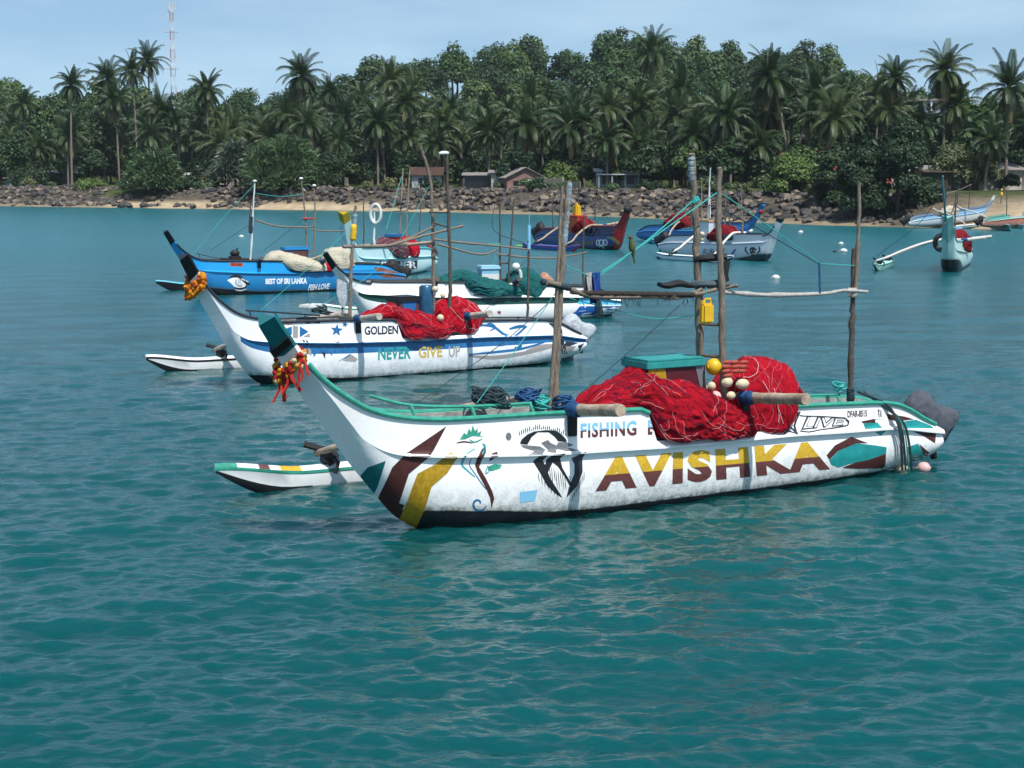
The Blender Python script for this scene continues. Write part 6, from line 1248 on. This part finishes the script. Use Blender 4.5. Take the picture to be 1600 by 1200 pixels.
# ---------------------------------------------------------------- houses, tower, beach
M_plas = mat('stained_plaster', (.50, .47, .42), .9, .1, 0, 1.2, (.26, .24, .21), .2, 6)
M_white = mat('whitewash', (.42, .45, .47), .85, .1, 0, 1.0, (.22, .24, .26))
M_pink = mat('pink_brown_wall', (.27, .16, .14), .9, .1, .35, 1.3)
M_tin = mat('tin_roof', (.30, .28, .27), .6, .3, 0, 1.5, (.16, .13, .12))
M_tile = mat('clay_tiles', (.16, .065, .045), .85, .1, .4, 2)
M_pale = mat('pale_tin', (.55, .56, .57), .5, .3, .3, 1.5)
M_win = mat('dark_opening', (.012, .014, .016), .3, .4)
M_block = mat('block_wall', (.36, .31, .24), .9, .1, .35, 1.6, None, .3, 5)
def house(px, d, w, dep, h, rise, wall, roof, label, rz=0, wins=((.5, .4, .5, .5),), door=None, ridge='x', over=.4, porch=False, name='house', mono=False, dx=0):
    p = at_px(px, d); e = empty(name, p + Vector((dx, 0, -.2)), rz, label, 'house', 'houses along the shore'); mb = MB(); x0, x1 = -w / 2, w / 2
    mb.box((x0, 0, 0), (x1, dep, h)); 
    if not mono:
        if ridge == 'x': [mb.add([(x, 0, h), (x, dep, h), (x, dep / 2, h + rise)], [(0, 1, 2)]) for x in (x0, x1)]
        else: [mb.add([(x0, y, h), (x1, y, h), (0, y, h + rise)], [(0, 1, 2)]) for y in (0, dep)]
    mb.build('wall', wall, e, False)
    o = over; t = .09; mb = MB()
    def slab(a, b, c, d_): mb.add([a, b, c, d_] + [(v[0], v[1], v[2] + t) for v in (a, b, c, d_)], [(0, 1, 2, 3), (7, 6, 5, 4), (0, 4, 5, 1), (1, 5, 6, 2), (2, 6, 7, 3), (3, 7, 4, 0)])
    if mono: slab((x0 - o, -o, h), (x1 + o, -o, h), (x1 + o, dep + o, h + rise), (x0 - o, dep + o, h + rise)); mb.build('roof', roof, e, False)
    elif ridge == 'x':
        sl = rise / (dep / 2); slab((x0 - o, -o, h - sl * o), (x1 + o, -o, h - sl * o), (x1 + o, dep / 2, h + rise + .02), (x0 - o, dep / 2, h + rise + .02)); slab((x0 - o, dep / 2, h + rise + .02), (x1 + o, dep / 2, h + rise + .02), (x1 + o, dep + o, h - sl * o), (x0 - o, dep + o, h - sl * o)); mb.build('roof', roof, e, False)
    else:
        sl = rise / (w / 2); slab((x0 - o, -o, h - sl * o), (0, -o, h + rise + .02), (0, dep + o, h + rise + .02), (x0 - o, dep + o, h - sl * o)); slab((0, -o, h + rise + .02), (x1 + o, -o, h - sl * o), (x1 + o, dep + o, h - sl * o), (0, dep + o, h + rise + .02)); mb.build('roof', roof, e, False)
    for (cx, cz, ww, hh) in wins:
        mb = MB(); X, Z = x0 + cx * w, cz * h; mb.box((X - ww, -.05, Z - hh), (X + ww, .03, Z + hh)); wi = mb.build('window', M_win, e, False); mb = MB(); mb.box((X - ww - .08, -.09, Z - hh - .1), (X + ww + .08, .02, Z - hh - .004)); mb.build('sill', M_plas, wi, False)
    if door: mb = MB(); X = x0 + door * w; mb.box((X - .45, -.04, .1), (X + .45, .04, 2.05)); mb.build('door', M_win, e, False)
    if porch:
        mb = MB(); mb.box((x0, -2.2, h - .5), (x1, -.01, h - .38)); mb.build('porch_roof', M_pale, e, False)
        for k in range(4): mb = MB(); X = x0 + .2 + (w - .4) * k / 3; mb.tube([(X, -2.0, 0), (X, -2.0, h - .5)], .11, 8); mb.build('porch_column', M_white, e)
    return e
house(749, 12, 3.4, 4.5, 1.9, .35, M_win, M_tin, 'dark open shed with sloping roof left of the brown house', mono=True, wins=())
house(775, 13, 2.6, 4, 2.1, .3, M_plas, M_tin, 'narrow plaster house with one small window beside the dark shed', mono=True, wins=((.65, .5, .25, .4),))
house(815, 12.5, 5.0, 5, 1.7, 1.2, M_pink, M_tin, 'brown gabled house with grey roof behind the sea wall', R(14), wins=((.25, .5, .35, .35),), ridge='y')
house(664, 13, 4.0, 4, 2.0, .9, M_white, mat('brown_roof', (.085, .05, .04), .85, .1, .4, 2), 'small pale house with brown tiled roof, behind the masts of second boat', wins=((.3, .55, .3, .4), (.75, .5, .3, .45)), ridge='x', door=.52)
house(962, 18, 5.5, 5, 2.3, .5, M_white, M_pale, 'white porch house in the shade of low palms', wins=((.2, .5, .4, .5), (.8, .5, .4, .5)), porch=True, door=.5)
house(80, 17, 9, 5, 2.2, .7, M_win, M_pale, 'long shed with pale tin roof, far left', mono=True, wins=())
house(30, 14, 3, 3, 1.3, .3, mat('blue_wall', (.2, .3, .4), .8), M_tin, 'small bluish hut at the far left edge of the shore', mono=True)
house(310, 15, 4.5, 4, 1.8, .3, M_plas, M_pale, 'low grey hut behind the sea wall right of the pandanus clump', mono=True, wins=((.4, .5, .3, .4),))
house(215, 12, 3, 3, 1.2, .5, M_plas, M_tile, 'tiny hut with red roof half hidden by pandanus clump')
house(395, 34, 7, 6, 5.4, 1.5, M_plas, M_tile, 'house with red tiled roof behind the grey pandanus')
house(345, 38, 6, 6, 4.6, 1.6, M_plas, M_tile, 'red roof showing among palms left of the grey pandanus')
house(1105, 24, 4.5, 5, 4.8, .7, M_white, M_tile, 'pale house with tan roof behind the masts of the nearest boat', wins=((.3, .7, .4, .5), (.7, .7, .4, .5)))
house(1258, 26, 4.6, 5, 3.4, 1.2, M_pink, M_tile, 'house with red tiled roof above the yellow-green shrub')
house(1488, 24, 5.5, 4, 2.1, .4, mat('dark_plank_wall', (.07, .06, .05), .9, .1, .4, 3), mat('thatch', (.10, .08, .06), .9, .1, .5, 3), 'dark plank boat shed at the back of the beach', mono=True, wins=(), door=.6)
house(1455, 24, 2.6, 3, 2.4, .4, mat('clay_wall', (.30, .18, .11), .9, .1, .4, 2), M_tin, 'clay walled hut between the dark tree and beach', mono=True)
house(1555, 30, 5, 4, 2.4, .7, M_plas, M_tin, 'grey hut behind the beached boats near right edge', mono=True)
house(1455, 62, 4, 4, 4.6, .9, M_plas, M_pale, 'house with dull grey roof above the olive tree')
def villa():
    p = at_px(1446, 80); e = empty('villa', (p.x, p.y, p.z - .3), R(-12), 'pale modern flat-roofed building with balconies behind the palms', 'building'); top = CAM_H + (275 - 157) * p.y / FPX - p.z + .3; h2 = CAM_H + (275 - 185) * p.y / FPX - p.z + .3
    w = 68 * p.y / FPX; wall = mat('villa_wall', (.60, .64, .68), .8, .1, .15, 1)
    mb = MB(); mb.box((-w * .9, .6, 0), (w * .55, 8, h2)); mb.build('wall', wall, e, False); mb = MB(); mb.box((-w * .45, 1.2, h2), (w * .5, 8, top - .3)); mb.build('upper_wall', wall, e, False)
    mb = MB(); mb.box((-w * .55, -.2, top - .3), (w * .58, 8.4, top)); mb.build('roof', M_tin, e, False); mb = MB(); mb.box((-w * .95, -.2, h2 - .15), (w * .6, .59, h2 + .05)); mb.build('balcony', wall, e, False)
    mb = MB(); mb.box((-w * .5, -.15, h2 + .06), (w * .55, -.07, h2 + 1.0)); mb.build('balcony_rail', mat('rail_grey', (.3, .33, .36), .6), e, False)
    for k in range(3):
        X = -w * .38 + k * w * .29; mb = MB(); mb.box((X, 1.12, h2 + .5), (X + w * .18, 1.25, top - .6)); mb.build('window', M_win, e, False)
        mb = MB(); mb.box((X - .1, .52, h2 - 2.2), (X + w * .18, .65, h2 - .8)); mb.build('window', M_win, e, False)
    for X in (-w * .5, 0, w * .53): mb = MB(); mb.box((X - .12, -.1, h2 + .06), (X + .12, .12, top - .3)); mb.build('column', wall, e, False)
villa()
def boundary():
    a, b = at_px(829, 11.5), at_px(905, 11.0); d = (b - a); L = d.length; e = empty('boundary_wall', a - Vector((0, 0, .3)), math.atan2(d.y, d.x), 'beige block boundary wall right of the brown house', 'wall'); mb = MB(); mb.box((0, 0, 0), (L * .66, .2, 1.75)); mb.build('block_panel', M_block, e, False); mb = MB(); mb.box((L * .66 + .003, .02, 0), (L, .2, 1.35)); mb.build('low_panel', mat('grey_block', (.2, .19, .18), .9, .1, .3, 2), e, False)
    for k in range(5): mb = MB(); x = L * .66 * k / 4; mb.box((x - .13, -.04, 0), (x + .13, .24, 1.85)); mb.build('pier', M_block, e, False)
boundary()
def tower():
    D = 385; x = (278 - 800) / FPX * D; z0 = land_z(x, D); top = CAM_H + (275 - 12) * D / FPX; e = empty('telecom_tower', (x, D, z0), .3, 'tall slim red and white lattice mast rising above the palms', 'tower'); H = top - z0
    rd = mat('tower_red', (.34, .20, .19), .6), mat('tower_white', (.62, .62, .62), .6); N = 16
    def rad(z): return .95 - .5 * (z / H)
    for s_ in range(N):
        a, b = H * s_ / N, H * (s_ + 1) / N; mb = MB(); c0 = [Vector((math.cos(t) * rad(a), math.sin(t) * rad(a), a)) for t in (0, 2.094, 4.189)]; c1 = [Vector((math.cos(t) * rad(b), math.sin(t) * rad(b), b)) for t in (0, 2.094, 4.189)]
        for k in range(3):
            mb.tube([c0[k], c1[k]], .06, 5); mb.tube([c0[k], c0[(k + 1) % 3]], .028, 4); m_ = [c0[j].lerp(c1[j], .5) for j in range(3)]
            mb.tube([c0[k], m_[(k + 1) % 3]], .028, 4); mb.tube([m_[(k + 1) % 3], c1[k]], .028, 4)
        mb.build('lattice_section', rd[s_ % 2], e)
    for k, (z, a) in enumerate(((H - 1, 0), (H - 1.2, 2.1), (H - 1, 4.2), (H - 3.2, 1), (H - 3.4, 3.6), (H - 13, .5))):
        mb = MB(); c = Vector((math.cos(a) * .95, math.sin(a) * .95, z)); mb.box(c + Vector((-.16, -.16, -.9)), c + Vector((.16, .16, .9)), 0, .03); mb.tube([c, Vector((0, 0, z))], .05, 4); mb.build('antenna', M_pale, e)
    mb = MB(); mb.tube([(0, 0, H), (0, 0, H + 1.2)], .05, 5); mb.build('lightning_rod', M_pale, e)
    for f in (.3, .55, .8): mb = MB(); mb.tube([(-1.5, 0, H * f), (1.5, 0, H * f)], .07, 5); mb.build('platform', rd[0], e)
tower()
for k, (px, py, D) in enumerate(((289, 158, 385), (296, 160, 385))):
    x = (px - 800) / FPX * D; z = land_z(x, D); mb = MB(); top = CAM_H + (275 - py) * D / FPX; mb.tube([(0, 0, 0), (0, 0, top - z)], .12, 6); mb.tube([(-.5, 0, top - z - .8), (.5, 0, top - z - .8)], .06, 5); mb.thing('antenna_pole', M_pale, Matrix.Translation((x, D, z)), 'thin white antenna pole at foot of the lattice mast, ' + ('nearer one' if k == 0 else 'outer one'), 'pole')
# boats drawn up on the sand
def beached(px, d, ang, label, hm, lip, cap, sc, tilt, gm, dz=.25):
    p = at_px(px, d); b = Boat((0, 0), ang, label, .9, 1, 1, .9, loc=p + Vector((0, 0, dz)), scale=sc, tilt=tilt); b.make_hull(hm, M_deck, lip, cap, 14.6); b.gunwale(gm, .04); return b
hb = beached(1528, 3.2, R(12), 'blue and white outrigger boat drawn up on the beach', hull_mat('hull_beach_blue', (.24, .42, .58), (.48, .54, .57), (.25, .12, .05), lower_top=.8, boot_hi=.05, boot_lo=-.02), M_sky, M_pvc, .76, (R(8), R(-5)), M_blue, .1)
outrigger(hb, 1.0, mats=[M_pvc, M_black, M_pvc, M_tealp], bm=mat('whitish_beam', (.55, .53, .5)), bound=False)
heap(hb, [(-2.8, 1.4, .3, 1.3), (-3.3, 1.9, .4, 1.3), (-4.0, 2.0, .5, 1.0), (-4.8, 1.7, .5, .9), (-5.3, 1.2, .4, .9)], N_canvas, 'cream sheeted bundle amidships on the beached blue boat', 'canvas', 'canvas_sheet', None, -.5, 1.0, .1, 95, ((M_cream, 4),), .4)
for k in range(3):
    mb = MB(); x = -1.6 - 1.5 * k; knotty(mb, [(x, -.1, 1.2), (x + .15, -.1, 4.2)], .05, k); mb.build('mast', M_wood2, hb.root)
mb = MB(); knotty(mb, [(-5.5, 0, 3.4), (-3, .1, 3.7), (-1.2, 0, 4.3)], .045, 5); mb.build('cross_pole', M_wood, hb.root); motor(hb, -9.3, .72, M_rubber, 1.2)
ob = beached(1628, 3.5, R(18), 'teal and rust-orange outrigger boat on the sand at right edge', hull_mat('hull_beach_orange', (.13, .38, .33), (.30, .08, .04), (.3, .2, .1), lower_top=.78, boot_hi=.05, boot_lo=-.02), M_pvc, M_teal, .76, (R(4), R(-4)), M_green, .1)
mb = MB(); knotty(mb, [(-6, -.1, 1.2), (-6, -.1, 4.0)], .05, 8); mb.build('mast', M_wood2, ob.root); motor(ob, -9.3, .72, M_rubber, 1.1)
def dinghy():
    a, b = W(1508, 352), W(1586, 361); d = b - a; L = d.length * 1.03; e = empty('dinghy', a, math.atan2(d.y, d.x), 'small open teal dinghy afloat at the edge of the beach', 'boat'); rings = []; inn = []
    for i in range(17):
        t = i / 16; w = .62 * min(1, (t * 2.6 + .02)) ** .7; zt = .52 + .32 * (1 - t) ** 3; kb = -.12 + .55 * max(0, 1 - t * 5) ** 2; x = L * t
        o = [(0, kb), (w * .6, kb + .06), (w * .92, kb + .3 * (zt - kb)), (w * 1.04, zt)]; n_ = [(w * .94, zt - .01), (w * .7, .12 + .3 * max(0, 1 - t * 4)), (0, .10 + .35 * max(0, 1 - t * 4))]
        full = [(x, y, z) for y, z in o] + [(x, y, z) for y, z in n_] + [(x, -y, z) for y, z in n_[-2::-1]] + [(x, -y, z) for y, z in o[:0:-1]]; rings.append(full)
    mb = MB(); mb.loft(rings); mb.build('hull', mat('dinghy_teal', (.03, .20, .23), .4, .4, .25, 4), e, True, 35)
    for t in (.35, .6, .85): mb = MB(); mb.box((L * t - .15, -.5, .36), (L * t + .15, .5, .41)); mb.build('thwart', M_pale, e, False)
    mb = MB(); P = [(L * k / 16, (.62 * min(1, (k / 16 * 2.6 + .02)) ** .7) * 1.04, .53 + .32 * (1 - k / 16) ** 3) for k in range(17)]; mb.tube(P, .045, 6); mb.build('rim', M_pale, e); mb = MB(); mb.tube([(p[0], -p[1], p[2]) for p in P], .045, 6); mb.build('rim', M_pale, e)
dinghy()
for px, y0, y1, lab in ((1528, 318, 352, 'thin pole standing beside the bow of the teal dinghy'), (1555, 305, 354, 'thin pole standing amidships behind the teal dinghy'), (1568, 300, 356, 'pole with yellow float near the stern of teal dinghy')):
    p = W(px, y1 - 2); mb = MB(); top = CAM_H + (275 - y0) * p.y / FPX; knotty(mb, [(0, 0, -.8), (.05, 0, top)], .045, px); po = mb.thing('mooring_pole', M_wood2, Matrix.Translation((p.x, p.y + 1.2, 0)), lab, 'pole')
    if px == 1568: mb = MB(); mb.blob((.05, 0, top - .2 - (-.8)), (.13, .13, .2), 8, 6); mb.blob((.05, 0, top + 1.0), (.1, .1, .1), 8, 6, 0); mb.build('pole_float', M_yel, po)
# haze of a humid noon over the bay
mb = MB(); mb.box((-700, -120, -2.2), (700, 1500, 70)); hz = mb.build('haze', M_pvc, None, False); hm_ = bpy.data.materials.new('haze_air'); hm_.use_nodes = True; n_ = hm_.node_tree.nodes; n_.remove(n_['Principled BSDF']); pv = n_.new('ShaderNodeVolumePrincipled'); pv.inputs['Color'].default_value = (.80, .90, 1, 1); pv.inputs['Density'].default_value = .00008; hm_.node_tree.links.new(pv.outputs[0], n_['Material Output'].inputs['Volume']); hz.data.materials.clear(); hz.data.materials.append(hm_); tag(hz, kind='stuff')
